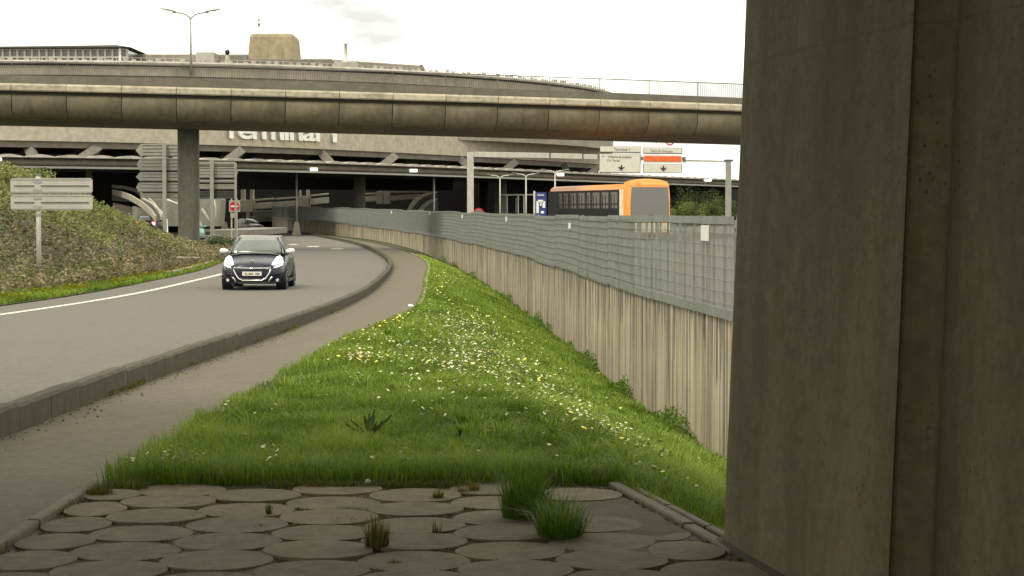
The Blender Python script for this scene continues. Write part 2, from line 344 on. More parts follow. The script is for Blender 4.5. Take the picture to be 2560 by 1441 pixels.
# road from the left shoulder edge to the low wall
strip('road', YS, [lambda Y: (XL(Y) - 1.35, prof(Y)), lambda Y: (XK(Y) - .05, prof(Y))], M['asphalt'])
strip('road_edge_line', YS[:-20], [lambda Y: (XL(Y) - .09, prof(Y) + .004), lambda Y: (XL(Y) + .09, prof(Y) + .004)], M['paint'])
strip('footpath', YS, [lambda Y: (XK(Y) - .1, prof(Y) - .012), lambda Y: (XP(Y) + .05, prof(Y) - .012)], M['path'])
YG = YS[(YS >= 4)]
def swcol(t):
    def f(Y):
        x = XP(Y) + (XW(Y) + .15 - XP(Y)) * t
        z = g_swale(x, Y)
        return x, z
    return f
def swale_pit(f):      # under the paved apron the soil stays below the slabs
    def h(Y):
        x, z = f(Y); return x, np.where((Y < 11.5) & (x < 1.15), np.minimum(z, -.10), z)
    return h
strip('grass_slope', np.concatenate([np.arange(4, 40, .5), np.arange(40, 302, 2.0)]), [swale_pit(swcol(t)) for t in np.linspace(0, 1, 26)], M['soil'])
# left verge and planted bank
def bkcol(off):
    def f(Y):
        x = np.where(off <= 0, XL(Y) - 1.3 + off * 0, 0)
        x = (XL(Y) - 1.25) * max(0, 1 - off / .8) + (XT(Y) + .0) * min(1, off / .8) - max(0, off - .8)
        return x, g_bank(x, Y) + (.02 if off == 0 else .05)
    return f
YB = np.concatenate([np.arange(-20, 60, 4.0), np.arange(60, 126, 1.5)])
strip('planted_bank', YB, [bkcol(o) for o in [0, .4, .8, 1.2, 1.8, 2.4, 3, 3.6, 4.3, 5, 5.8, 6.6, 7.6, 9, 11, 14, 20, 40, 120]], M['verge'])
# forecourt asphalt beyond the bank and the upper road behind the fence
strip('forecourt', np.arange(112, 330, 6.0), [lambda Y: (cst(-150)(Y), cst(-.52)(Y)), lambda Y: (XL(Y) - 1.2, cst(-.52)(Y))], M['apron'])
strip('upper_road', np.arange(4, 330, 3.0), [lambda Y: (XW(Y) + .28, FT(Y) - 1.52), lambda Y: (XW(Y) + 6, FT(Y) - 1.5), lambda Y: (XW(Y) + 90, FT(Y) - 1.5)], M['asphalt'])
# dashes on the far road
gd = MB()
for pts in (((724, 743, 612),), ((769, 797, 617),), ((829, 857, 623),)):
    x0, x1, y = pts[0]; X, Y, Z = hitY((x0 + x1) / 2, y, lambda X, Y: prof(Y))
    wd = (x1 - x0) / F * Y; gd.box(X - wd / 2, X + wd / 2, Y - 1.1, Y + 1.1, Z + .004, Z + .008)
tag(gd.build('yield_marking', M['paint']), kind='structure')

# ---- paved apron of round slabs -------------------------------------------------
pv = MB(); pv.prism([(-2.43, 3), (1.9, 3), (1.5, 7.4), (1.02, 9.55), (.56, 11.78), (-1.9, 11.78), (-2.43, 11.3)], -.3, -.016)
apron = tag(pv.build('pavement', M['mortar']), kind='structure')
gx_, gy_ = np.meshgrid(np.arange(-2.41, 1.02, .03), np.arange(5.4, 11.74, .03), indexing='ij'); gz_ = np.full(gx_.shape, -.019)
for s_, am, sd_ in ((3.1, .006, 1), (8.0, .004, 2), (21, .003, 3)):
    r_ = np.random.default_rng(sd_); 
    for j in range(5): dd = r_.uniform(0, 6.28); gz_ += am * .5 * np.sin(s_ * (gx_ * np.cos(dd) + gy_ * np.sin(dd)) + r_.uniform(0, 6.28))
gz_ += .013 * np.exp(-((gx_ + .75) / .45) ** 2 - ((gy_ - 11.0) / .55) ** 2) + .019 * np.exp(-((gx_ - .62) / .28) ** 2 - ((gy_ - 10.6) / 1.0) ** 2) + .008 * np.exp(-((gx_ + .2) / .4) ** 2 - ((gy_ - 9.9) / .5) ** 2)
gz_ = np.clip(gz_, -.03, -.001); gz_[(gx_ > np.interp(gy_, [5, 7.4, 9.55, 11.78], [1.7, 1.48, 1.0, .54]))] = -.2
nx_, ny_ = gx_.shape; ii, jj = np.meshgrid(np.arange(nx_ - 1), np.arange(ny_ - 1), indexing='ij'); aa = (ii * ny_ + jj).ravel()
fastmesh('mortar_bed', np.stack([gx_, gy_, gz_], -1).reshape(-1, 3), 4, np.stack([aa, aa + ny_, aa + ny_ + 1, aa + 1], 1).ravel(), M['mortar'], apron, smooth=True)
def disc_mesh(k):
    rr = random.Random(k); b = MB(); n = 40; R0 = .263
    wob = [1 + .006 * math.sin(3 * a + k) + .007 * math.sin(5 * a + 2 * k) for a in [2 * math.pi * i / n for i in range(n)]]
    rings = []
    for r_, z in ((1.0, -.08), (1.0, -.007), (.994, -.002), (.984, .0)):
        rings.append([(R0 * r_ * wob[i] * math.cos(2 * math.pi * i / n), R0 * r_ * wob[i] * math.sin(2 * math.pi * i / n), z) for i in range(n)])
    b.loft(rings); me = b.mesh('paver', False); me.polygons.foreach_set('use_smooth', [len(p.vertices) == 4 and i >= 2 * n for i, p in enumerate(me.polygons)]); return me
dms = [disc_mesh(k) for k in range(4)]
for me in dms: me.materials.append(M['paver'])
discs = []
for k in range(-7, 5):
    for j in range(-1, 14):
        Y = 5.2 + j * .53 + (.26 if k % 2 else 0) + .02
        X = .0 + k * .457 - (Y - 9.3) * .045
        xr = np.interp(Y, [3, 7.4, 9.55, 11.78], [1.9, 1.5, 1.02, .56])
        if Y < 5.6 or Y > 11.62 or X < -2.6 or X > xr + .1: continue
        if X < -2.43 + .2 or X > xr - .2:       # cut slabs along the edges: narrower ellipse
            s = max(.3, min(.95, (min(X + .258, xr - .03) - max(X - .258, -2.42)) / .516))
            X = (min(X + .258, xr - .03) + max(X - .258, -2.42)) / 2
        else: s = 1
        discs.append((X, Y)); o = bpy.data.objects.new('paver', dms[random.randrange(4)]); COL.objects.link(o); o.parent = apron
        o.location = (X, Y, random.uniform(-.009, .005)); o.rotation_euler = (random.gauss(0, .006), random.gauss(0, .006), 0 if s < 1 else random.uniform(0, 6.28)); o.scale = (s, 1 if s > .6 else .85, 1)
# edging strips either side of the paving
for (x0, y0, x1, y1, wd, zt) in ((-2.48, 5.2, -2.46, 11.25, .07, .028), (1.06, 9.42, .60, 11.78, .07, .012), (1.16, 9.5, .72, 11.7, .05, -.005)):
    n = 6 if x0 < 0 else 3
    for i in range(n):
        a = Vector((x0, y0, 0)).lerp(Vector((x1, y1, 0)), i / n); c = Vector((x0, y0, 0)).lerp(Vector((x1, y1, 0)), (i + .985) / n)
        dz = random.uniform(-.006, .006); q = MB(); q.bar(a + Vector((0, 0, zt - .1 + dz)), c + Vector((0, 0, zt - .1 + dz)), wd, .2)
        q.build('edging', M['edge2'], apron, bevel=.008)
# ---- low wall between road and footpath (kerb blocks) ------------------------------
low = tag(empty('low_wall', (-3.5, 12, 0)), 'low weathered concrete wall curving between the road and the footpath', 'low wall')
def inv(o, parent):
    o.parent = parent; o.matrix_parent_inverse = Matrix.Translation(-Vector(parent.location)) if parent.type == 'EMPTY' and parent.rotation_euler.z == 0 else parent.matrix_basis.inverted()
kb = []
for v in range(4):
    q = MB(); n = 6
    rings = []
    for i in range(n + 1):
        x = -.5 + i / n + (0.001 if i == 0 else -.001 if i == n else 0)
        jx = lambda s: random.uniform(-s, s)
        rings.append([(x, -.085 + jx(.003), -.2), (x, .085 + jx(.003), -.2), (x, .078 + jx(.003), .175 + jx(.003)), (x, .055 + jx(.003), .195 + jx(.003)), (x, -.055 + jx(.003), .195 + jx(.003)), (x, -.078 + jx(.003), .172 + jx(.003))])
    q.loft(rings); me = q.mesh('kerb_block'); me.materials.append(M['kerb']); kb.append(me)
def along(fx, y0, y1, step, fz):
    ys = np.arange(y0, y1, .02); xs = fx(ys); s = np.concatenate([[0], np.cumsum(np.hypot(np.diff(xs), np.diff(ys)))])
    ss = np.arange(0, s[-1], step); yy = np.interp(ss, s, ys)
    return [(float(fx(y)), float(y), float(fz(y))) for y in yy]
pts = along(XK, 5, 232, 1.0, prof)
for a, b in zip(pts[:-1], pts[1:]):
    mid = [(a[i] + b[i]) / 2 for i in range(3)]; o = bpy.data.objects.new('kerb_block', random.choice(kb)); COL.objects.link(o); inv(o, low)
    o.location = (mid[0] - .09, mid[1], mid[2] + random.uniform(-.006, .006)); o.rotation_euler = (0, 0, math.atan2(b[1] - a[1], b[0] - a[0]))
# path edging beside the grass
pe = tag(empty('path_edging', (-2.4, 44, -.4)), 'pale thin concrete edging along the footpath beside the grass bend', 'edging')
em = MB(); em.box(-.49, .49, -.04, .04, -.15, .03); eme = em.mesh('edging'); eme.materials.append(M['edging'])
pts = along(XP, 44, 104, 1.0, prof)
for a, b in zip(pts[:-1], pts[1:]):
    o = bpy.data.objects.new('edging', eme); COL.objects.link(o); inv(o, pe); o.location = ((a[0] + b[0]) / 2 + .04, (a[1] + b[1]) / 2, (a[2] + b[2]) / 2 + random.uniform(-.004, .006)); o.rotation_euler = (0, 0, math.atan2(b[1] - a[1], b[0] - a[0]))
# ---- fluted retaining wall ----------------------------------------------------------
wall = tag(empty('retaining_wall', (3.2, 29, 0)), 'fluted beige concrete retaining wall with dark run-off stains below the fence', 'retaining wall')
PW = 2.5
def wall_mesh(k):
    rr = random.Random(k + 10); q = MB(); x = -PW / 2 + .012; prof_ = [(x, .2), (x, .0)]; up = False
    while x < PW / 2 - .05:
        wd = rr.choice([.10, .14, .2, .3]) if up else rr.choice([.06, .08, .12]); x2 = min(x + wd, PW / 2 - .02)
        y = -.045 if up else -.0; prof_ += [(x, y), (x2 - .004, y)]; x = x2; up = not up
    prof_ += [(x, 0), (PW / 2 - .012, 0), (PW / 2 - .012, .2)]
    n = len(prof_); vs = [(a, b, 0) for a, b in prof_] + [(a, b, -4.2) for a, b in prof_]
    q.add(vs, [(i + 1, i, n + i, n + i + 1) for i in range(n - 1)] + [tuple(range(n))]); me = q.mesh('wall_panel'); me.materials.append(M['wall']); return me
wms = [wall_mesh(k) for k in range(5)]
pts = along(XW, 6, 240, PW, lambda y: FT(y) - 1.5)
fence = tag(empty('mesh_fence', (3.2, 29, 0)), 'grey green metal grating fence standing on the fluted retaining wall', 'fence')
# one grating panel: deep vertical flat bars with cross rods
fb = MB(); H = 1.5
x = -PW / 2 + .05
while x < PW / 2 - .03: fb.box(x - .002, x + .002, -.0045, .0045, .02, H - .02); x += .066
for k in range(9): fb.box(-PW / 2 + .02, PW / 2 - .02, -.022, -.014, .04 + k * .172, .052 + k * .172)
for k in range(9): fb.box(-PW / 2 + .02, PW / 2 - .02, .014, .018, .04 + k * .172, .048 + k * .172)
gm = fb.mesh('grating'); gm.materials.append(M['mesh'])
fb = MB(); x = -PW / 2 + .05
while x < PW / 2 - .03: fb.box(x - .002, x + .002, -.0045, .0045, .02, H - .02); x += .10
for k in range(9): fb.box(-PW / 2 + .02, PW / 2 - .02, -.012, -.004, .04 + k * .172, .050 + k * .172)
for x in (-.42, .42): fb.box(x - .02, x + .02, .0, .03, 0, H)
gm2 = fb.mesh('grating_open'); gm2.materials.append(M['mesh'])
fr = MB(); fr.box(-PW/2+.005, PW/2-.005, -.014, .014, 0, .15); fr.box(-PW/2+.005, PW/2-.005, -.014, .014, H-.12, H)
fr.box(-PW/2+.005, -PW/2+.02, -.012, .012, .0, H); fr.box(PW/2-.02, PW/2-.005, -.012, .012, .0, H); frm = fr.mesh('panel_frame'); frm.materials.append(M['mesh'])
pb = MB(); pb.box(-.025, .025, .0, .05, -.1, H - .01); pm = pb.mesh('fence_post'); pm.materials.append(M['steel'])
for i, (a, b) in enumerate(zip(pts[:-1], pts[1:])):
    mx, my = (a[0] + b[0]) / 2, (a[1] + b[1]) / 2; th = math.atan2(a[1] - b[1], a[0] - b[0])
    ztop = (a[2] + b[2]) / 2
    # faces the grass side: local -y must point to -X
    o = bpy.data.objects.new('wall_panel', random.choice(wms)); COL.objects.link(o); inv(o, wall); o.location = (mx, my, ztop + .03); o.rotation_euler = (0, 0, th + random.gauss(0, .002)); 
    dz = [.0, .03, -.01, .04, .02][(i // 3) % 5] + random.uniform(-.004, .004)
    for me, nm in ((gm2 if a[1] < 37.5 else gm, 'fence_panel'), (frm, 'fence_frame')):
        if a[1] < 20: continue
        o = bpy.data.objects.new(nm, me); COL.objects.link(o); inv(o, fence); n_ = Vector((-math.sin(th), math.cos(th))) * -.07
        o.location = (mx + n_.x, my + n_.y, ztop + dz); o.rotation_euler = (0, 0, th + random.gauss(0, .003))
    if a[1] > 20:
        o = bpy.data.objects.new('fence_post', pm); COL.objects.link(o); inv(o, fence); o.location = (a[0] - .01, a[1], a[2] + dz); o.rotation_euler = (0, 0, th)
for px, py, s, lab in ((1767, 583, .10, None), (1427, 565, .10, None), (1268, 548, .09, None), (1076, 533, .1, None), (1158, 541, .1, None), (980, 531, .1, None)):
    # plates fixed on the face of the fence
    ys = np.arange(24, 170, .1); xs = XW(ys) - .06; k = np.argmin(abs(1280 + xs / ys * F - px)); Y = float(ys[k]); X = float(xs[k]); Z = PZ(py, Y)
    th = math.atan2(-1, -(float(XW(Y + 1)) - float(XW(Y))) * 1); h = (24 if px > 1700 else 9) / F * Y if px > 1400 else .12
    q = MB(); q.box(-.28, .28, -.01, .01, -h * .8, h * .8); o = q.build('white_plate', M['white'], None); inv(o, fence); o.location = (X - .04, Y, Z)
    o.rotation_euler = (0, 0, math.atan2(float(XW(Y)) - float(XW(Y + 1)), 1) + R(90))

# ---- big fluted bridge pier beside the camera, and the deck it carries ----------------
prof2 = [(1.05, 9.73), (1.13, 9.25), (1.446, 7.53), (1.452, 7.54), (1.472, 7.61), (1.607, 7.52), (1.603, 7.47), (1.605, 7.40), (1.68, 6.8), (1.95, 5.2), (2.02, 5.08), (2.6, 5.0), (2.9, 5.3), (2.9, 9.6), (2.7, 9.85), (1.12, 9.85)]
def rounded(poly, it=1):
    for _ in range(it):
        o_ = []
        for i in range(len(poly)):
            a, b = Vector(poly[i]), Vector(poly[(i + 1) % len(poly)]); d = (b - a).length; r_ = min(.25, .06 / max(d, 1e-6))
            o_ += [tuple(a.lerp(b, r_)), tuple(a.lerp(b, 1 - r_))]
        poly = o_
    return poly
pr = rounded(prof2, 2); cxp = 2.0; cyp = 7.5
q = MB(); rings = []
for z in np.linspace(-.3, 5.6, 12):
    rings.append([(x - .03 + .038 * (z + .0), y, z) for x, y in pr])
q.loft(rings)
bp = tag(empty('bridge_pier', (2, 7.5, 0)), 'massive dark brown fluted concrete bridge pier rising beside the round pavers', 'bridge pier')
o = q.build('shaft', M['pier'], None, smooth=False); inv(o, bp)
q = MB(); pf = [(x - .06 * (1 if i < 2 else 1), y - .03) for i, (x, y) in enumerate(prof2[:11])]
foot = [(1.0, 9.80), (1.01, 9.55), (1.385, 7.50), (1.45, 7.38), (1.62, 7.2), (1.9, 5.1), (2.9, 4.95), (2.95, 9.8)]
q.prism(rounded(foot, 1), -.3, .012); o = q.build('footing', M['kerb'], None); inv(o, bp)
q = MB(); q.box(-15, 16, -5, 12.3, 5.6, 6.6); q.box(-15, 16, 12.3, 12.9, 5.1, 7.4)
tag(q.build('bridge_deck', M['pier']), 'concrete deck of the bridge carried overhead by the massive pier', 'bridge')
# ================================================================== viaduct across the picture
K = 1.16
def VY(X):      # plan of the coping face
    return np.interp(X, vx, vy)
vx = np.linspace(-60, 60, 600); ph = R(3) + np.clip((vx + 25) / 40, -.3, 1.6) * R(15); vy = 106.5 + np.concatenate([[0], np.cumsum(np.tan((ph[1:] + ph[:-1]) / 2) * np.diff(vx))]); vy += 106.5 - np.interp(-27, vx, vy)
def VZ(X): return PZ(212, 106.5) + .09 + (X + 27) * -.0188      # coping top, falling gently to the right
vs_ = np.concatenate([[0], np.cumsum(np.hypot(np.diff(vx), np.diff(vy)))])
SEG = 2.9; s0 = np.interp(-29.5, vx, vs_)
via = tag(empty('viaduct', (-18, 113, -.5)), 'curved weathered concrete viaduct with bulging panelled flank crossing in front of the terminal', 'viaduct')
def seg_mesh(mb, prof_, L, cap=True):
    n = len(prof_); vs = [(-L / 2, y, z) for y, z in prof_] + [(L / 2, y, z) for y, z in prof_]
    mb.add(vs, [(i, i + 1, n + i + 1, n + i) for i in range(n - 1)] + [tuple(range(n))[::-1], tuple(range(n, 2 * n))]); return mb
belly = [(.30, -.58), (.19, -.64), (.13, -.85), (.15, -1.1), (.26, -1.38), (.50, -1.64), (.78, -1.79), (.98, -1.85), (1.3, -1.6), (1.0, -1.0), (.6, -.58)]
lip = [(1.02, -1.80), (1.06, -1.88), (1.5, -1.96), (2.2, -2.0), (7.0, -2.0), (7.6, -1.9), (7.6, -1.6), (1.4, -1.6)]
b1 = seg_mesh(MB(), belly, SEG - .045).mesh('flank_panel'); b1.polygons.foreach_set('use_smooth', [i < 7 for i in range(len(b1.polygons))]); b1.materials.append(M['viaduct'])
b2 = seg_mesh(MB(), lip, SEG - .03).mesh('soffit_panel'); b2.materials.append(M['viaduct'])
cop = [(.5, -.42), (.02, -.40), (-.02, -.34), (-.03, -.1), (.03, -.01), (.12, 0), (.42, 0), (.5, -.06)]
b3 = seg_mesh(MB(), cop, SEG - .03).mesh('coping'); b3.materials.append(M['coping'])
core = [(.30, -.3), (.28, -.9), (.38, -1.35), (.9, -1.7), (1.5, -1.85), (6.9, -1.9), (7.7, -1.2), (7.8, -.3)]
b4 = seg_mesh(MB(), core, SEG + .3).mesh('deck_core'); b4.materials.append(M['vcore'])
far = [(8.0, .93), (8.0, -.5), (8.4, -.5), (8.4, .93)]
b5 = seg_mesh(MB(), far, SEG + .02).mesh('far_upstand'); b5.materials.append(M['canopy'])
dk = [(.45, -.28), (.45, -.1), (8.1, -.1), (8.1, -.28)]
b6 = seg_mesh(MB(), dk, SEG + .1).mesh('deck'); b6.materials.append(M['asphalt'])
rb = MB(); x = -SEG / 2 + .06
while x < SEG / 2: rb.box(x - .009, x + .009, .24, .262, 0, 1.12); x += .125
rbm = rb.mesh('railing_bars'); rbm.materials.append(M['railing'])
rt = MB(); rt.box(-SEG / 2, SEG / 2, .22, .28, 1.12, 1.17); rt.box(-SEG / 2, SEG / 2, .225, .275, .1, .13); rtm = rt.mesh('top_rail'); rtm.materials.append(M['railing'])
rp = MB(); rp.box(-.014, .014, .225, .275, 0, 1.14); rpm = rp.mesh('railing_post'); rpm.materials.append(M['railing'])
for i in range(19):
    sa, sb = s0 + i * SEG, s0 + (i + 1) * SEG; xa, xb = np.interp([sa, sb], vs_, vx); ya, yb = VY(xa), VY(xb); X, Y = (xa + xb) / 2, (ya + yb) / 2
    th = math.atan2(yb - ya, xb - xa); tl = math.atan2(VZ(xb) - VZ(xa), SEG)
    for me in (b1, b2, b3, b4, b5, b6, rbm, rtm, rpm):
        o = bpy.data.objects.new(me.name, me); COL.objects.link(o); inv(o, via); o.location = (X, Y, VZ(X)); o.rotation_euler = (0, -tl, th)
        if me is rbm: o['kind'] = 'stuff'
        if me is rpm: o.location = (xa, ya, VZ(xa))
pxp = PX(479, 114.5)
q = MB(); pp = [(0, 0, -1.2), (0, 0, 0), (0, 0, 2), (0, 0, 4), (0, 0, VZ(pxp) - 1.6)]
q.tube([(pxp, 113.6, z) for z in (-1.2, 0, 2, 4, VZ(pxp) - 1.9)], [.60, .60, .61, .61, .61], 40)
o = q.build('pier', M['round'], None, smooth=True); o.data.polygons[-1].use_smooth = False; inv(o, via)
q = MB(); q.tube([(pxp, 113.6, VZ(pxp) - 2.22), (pxp, 113.6, VZ(pxp) - 1.6)], .5, 24); o = q.build('bearing', M['dark'], None); inv(o, via)

# ================================================================== terminal building
term = tag(empty('terminal_building', (-51, 259, 0)), 'huge round concrete airport terminal drum with dark open ground level and low roof blocks', 'terminal building')
tb = []
def part(mb, name, mat, smooth=False, bevel=0, parent=None):
    o = mb.build(name, mat, None, smooth, bevel); inv(o, parent or term); return o
CX, CY, RD = -51.0, 259.0, 64.0; zr = 14.75 + EYE
def ringpts(r, a0=0, a1=360, n=120): return [(CX + r * math.cos(R(a0 + (a1 - a0) * i / n)), CY + r * math.sin(R(a0 + (a1 - a0) * i / n))) for i in range(n + 1)]
def ringwall(name, prof_, mat, n=160, a0=0, a1=360, smooth=False):
    q = MB(); rings = []
    for i in range(n + 1):
        a = R(a0 + (a1 - a0) * i / n); rings.append([(CX + r_ * math.cos(a), CY + r_ * math.sin(a), z) for r_, z in prof_])
    q.loft(rings, closed=True, caps=False); return part(q, name, mat, smooth)
ringwall('drum_wall', [(62, 9.4), (RD, 9.4), (RD, zr - 1.35), (RD + .25, zr - 1.32), (RD + .25, zr - .42), (62, zr - .42)], M['drum'])
ringwall('drum_painted_shadow', [(62, zr - .42), (RD + .1, zr - .42), (RD + .1, zr - .22), (62, zr - .22)], M['dark'])  # near-black ring paints in the shadow under the rim
ringwall('rim', [(60, zr - .22), (RD + .55, zr - .22), (RD + .6, zr - .05), (RD + .45, zr + .1), (60, zr + .1)], M['rim'])
ringwall('roof_slab', [(46, zr - 1.2), (61, zr - 1.2), (61, zr - .05), (46, zr - .05)], M['soffit'])
# low roof-edge railing with knobbly shapes along the rim
q = MB()
for i in range(230):
    a = R(190 + 165 * i / 230); r_ = RD - .6; x, y = CX + r_ * math.cos(a), CY + r_ * math.sin(a)
    q.box(x - .03, x + .03, y - .03, y + .03, zr, zr + .5)
    if i % 1 == 0:
        a2 = R(190 + 165 * (i + 1) / 230); q.bar((x, y, zr + .48), (CX + r_ * math.cos(a2), CY + r_ * math.sin(a2), zr + .48), .04, .04)
        if i % 3 != 1: q.box(x - .22, x + .22, y + .3, y + .6, zr, zr + .32 + .2 * random.random())
part(q, 'roof_railing', M['rim'])['kind'] = 'stuff'
# plan of the lower ring
CK = [(-125, 150), (-80, 153), (-60, 157), (-42, 165), (-24, 178), (-16, 189), (-4.6, 209), (10.7, 243), (31, 284), (52, 330)]
cxs = np.array([c[0] for c in CK], float); cy_ = hermite([c[0] for c in CK], [c[1] for c in CK])
cX = np.linspace(-120, 50, 200); cY = cy_(cX); kk = np.ones(15) / 15; cYs = np.convolve(np.pad(cY, 7, 'edge'), kk, 'valid')
def canopyY(X): return float(np.interp(X, cX, cYs))
def atpx(px):   # point of the ring on this bearing
    xs = cX; p_ = 1280 + xs / cYs * F; i = np.argmin(abs(p_ - px)); return float(xs[i]), float(cYs[i])
def sweep(name, prof_, mat, off=0, smooth=False, x0=-118, x1=48, n=120, parent=None):
    q = MB(); rings = []; xs = np.linspace(x0, x1, n)
    for x in xs:
        y = canopyY(x); t = Vector((1, (canopyY(x + 1) - canopyY(x - 1)) / 2)).normalized(); nn = Vector((-t.y, t.x))
        rings.append([(x + nn.x * (a + off), y + nn.y * (a + off), z) for a, z in prof_])
    q.loft(rings, closed=True); return part(q, name, mat, smooth, parent=parent)
E = EYE
sweep('fascia', [(0, 6.1 + E), (0, 9.3 + E), (.5, 9.3 + E), (.5, 6.1 + E)], M['fascia'], 3, x1=15.5)
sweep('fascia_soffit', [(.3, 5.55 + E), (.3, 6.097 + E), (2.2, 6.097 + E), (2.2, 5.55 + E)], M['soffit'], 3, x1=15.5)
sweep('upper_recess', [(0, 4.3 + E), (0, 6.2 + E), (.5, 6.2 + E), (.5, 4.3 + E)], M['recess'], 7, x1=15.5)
sweep('fascia_floor', [(0, 9.3 + E), (0, 9.7 + E), (9, 9.7 + E), (9, 9.3 + E)], M['soffit'], 3, x1=15.5)
sweep('canopy_tube', [(.55 + .42 * math.cos(a), 4.2 + E + .30 * math.sin(a)) for a in [2 * math.pi * i / 12 for i in range(12)]], M['canopy'], 0, True)
sweep('canopy_slab', [(.5, 4.42 + E), (.5, 4.6 + E), (9, 4.6 + E), (9, 4.42 + E)], M['canopy'])
sweep('gutter', [(.1, 3.72 + E), (.1, 3.9 + E), (.45, 3.9 + E), (.45, 3.72 + E)], M['steel'])
# scalloped canopy edge, each shell its own piece
sh = MB(); n = 8; sh.loft([[(-1.3, -.3, 0), (-1.3, 1.2, 0), (-1.3, 1.2, .02), (-1.3, -.3, .06)]] + [[(-1.3 + 2.6 * i / n, -.3, 0), (-1.3 + 2.6 * i / n, 1.2, 0), (-1.3 + 2.6 * i / n, 1.2, .04 + .2 * math.sin(math.pi * i / n)), (-1.3 + 2.6 * i / n, -.3, .06 + .2 * math.sin(math.pi * i / n))] for i in range(1, n + 1)])
shm = sh.mesh('canopy_shell'); shm.materials.append(M['rim'])
ss = np.concatenate([[0], np.cumsum(np.hypot(np.diff(cX), np.diff(cYs)))])
for s in np.arange(20, ss[-1] - 2, 2.64):
    x, y = np.interp(s, ss, cX), np.interp(s, ss, cYs); x2, y2 = np.interp(s + .5, ss, cX), np.interp(s + .5, ss, cYs)
    if 1280 + x / y * F < -60 or 1280 + x / y * F > 1870: continue
    o = bpy.data.objects.new('canopy_shell', shm); COL.objects.link(o); inv(o, term); o.location = (x, y, 4.6 + E + .01); o.rotation_euler = (0, 0, math.atan2(y2 - y, x2 - x))
# struts between canopy and fascia
for px, lean in ((66, 1), (190, -1), (440, 1), (565, -1), (820, 1), (955, -1), (1165, 1), (1275, -1), (1420, .3), (1490, -1)):
    X, Y = atpx(px); dx = lean * 16 / F * Y
    q = MB(); a = Vector((X - dx, Y + 4.6, 5.6 + E)); b = Vector((X + dx, Y + 2.2, 4.45 + E)); q.bar(a, b, .75, .7, up=(0, 1, 0)); part(q, 'strut', M['soffit'])
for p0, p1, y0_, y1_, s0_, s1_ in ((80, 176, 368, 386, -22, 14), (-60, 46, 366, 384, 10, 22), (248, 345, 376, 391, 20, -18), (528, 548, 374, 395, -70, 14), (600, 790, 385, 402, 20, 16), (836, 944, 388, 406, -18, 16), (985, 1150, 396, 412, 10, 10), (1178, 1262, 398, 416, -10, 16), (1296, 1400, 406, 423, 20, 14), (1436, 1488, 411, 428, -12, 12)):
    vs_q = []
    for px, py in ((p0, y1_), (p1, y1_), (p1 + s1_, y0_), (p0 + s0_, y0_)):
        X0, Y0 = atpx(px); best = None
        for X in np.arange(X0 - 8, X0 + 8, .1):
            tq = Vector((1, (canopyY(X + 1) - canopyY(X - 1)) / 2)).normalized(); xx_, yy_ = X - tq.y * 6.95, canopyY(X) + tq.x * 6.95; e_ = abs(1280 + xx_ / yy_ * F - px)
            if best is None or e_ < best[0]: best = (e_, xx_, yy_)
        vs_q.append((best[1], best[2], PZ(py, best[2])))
    q = MB(); q.add(vs_q + [(x + .02, y + .3, z) for x, y, z in vs_q], [(0,1,2,3),(7,6,5,4),(0,4,5,1),(1,5,6,2),(2,6,7,3),(3,7,4,0)]); part(q, 'painted_dark_opening', M['dark'])  # solid near-black panel painted for the darkness inside an opening
# ceiling light boxes on the canopy edge
for px, py in ((12, 399), (785, 424), (1042, 427), (1408, 437), (1765, 450)):
    X, Y = atpx(px); h = 7 / F * Y / 2; wd = 18 / F * Y / 2; Z = PZ(py, Y); q = MB(); q.box(X - wd, X + wd, Y - .35, Y - .1, Z - h, Z + h)
    part(q, 'canopy_light', M['lamp'])
# dark ground-level void, shade painted near-black on ceiling and back walls; columns
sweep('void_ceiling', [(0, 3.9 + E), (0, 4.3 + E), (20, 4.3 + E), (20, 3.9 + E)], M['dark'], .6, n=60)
q = MB()
XW2 = [(-119, 190), (-60, 196), (-48, 200)]
def wallseg(x0, y0, x1, y1, z0, z1, mat, name, t=.6):
    q = MB(); q.bar((x0, y0, (z0 + z1) / 2), (x1, y1, (z0 + z1) / 2), t, z1 - z0, up=(0, 0, 1)); part(q, name, mat)
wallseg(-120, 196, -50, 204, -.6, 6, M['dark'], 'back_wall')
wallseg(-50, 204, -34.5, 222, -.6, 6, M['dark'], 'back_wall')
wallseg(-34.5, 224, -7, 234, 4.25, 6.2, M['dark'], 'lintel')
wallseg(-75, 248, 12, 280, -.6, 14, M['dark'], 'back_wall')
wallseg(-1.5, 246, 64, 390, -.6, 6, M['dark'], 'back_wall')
for px, wpx, Y, mat in ((742, 5, 190, 'steel'), (1085, 5, 206, 'steel'), (899, 30, 215, 'greyc'), (1252, 30, 245, 'greyc'), (224, 16, 176, 'greyc'), (1210, 22, 240, 'dark')):
    X = PX(px, Y); r_ = wpx / F * Y / 2; q = MB(); q.tube([(X, Y, -.6), (X, Y, 3.95 + E)], r_, 16); part(q, 'column', M[mat], True)
for px, Y in ((742, 190), (562, 186)):
    X = PX(px, Y); q = MB(); q.add([(X-.42,Y-.42,-.6),(X+.42,Y-.42,-.6),(X+.42,Y+.42,-.6),(X-.42,Y+.42,-.6),(X-.17,Y-.17,.78),(X+.17,Y-.17,.78),(X+.17,Y+.17,.78),(X-.17,Y+.17,.78)], [(3,2,1,0),(4,5,6,7),(0,1,5,4),(1,2,6,5),(2,3,7,6),(3,0,4,7)]); part(q, 'column_foot', M['ramp'])
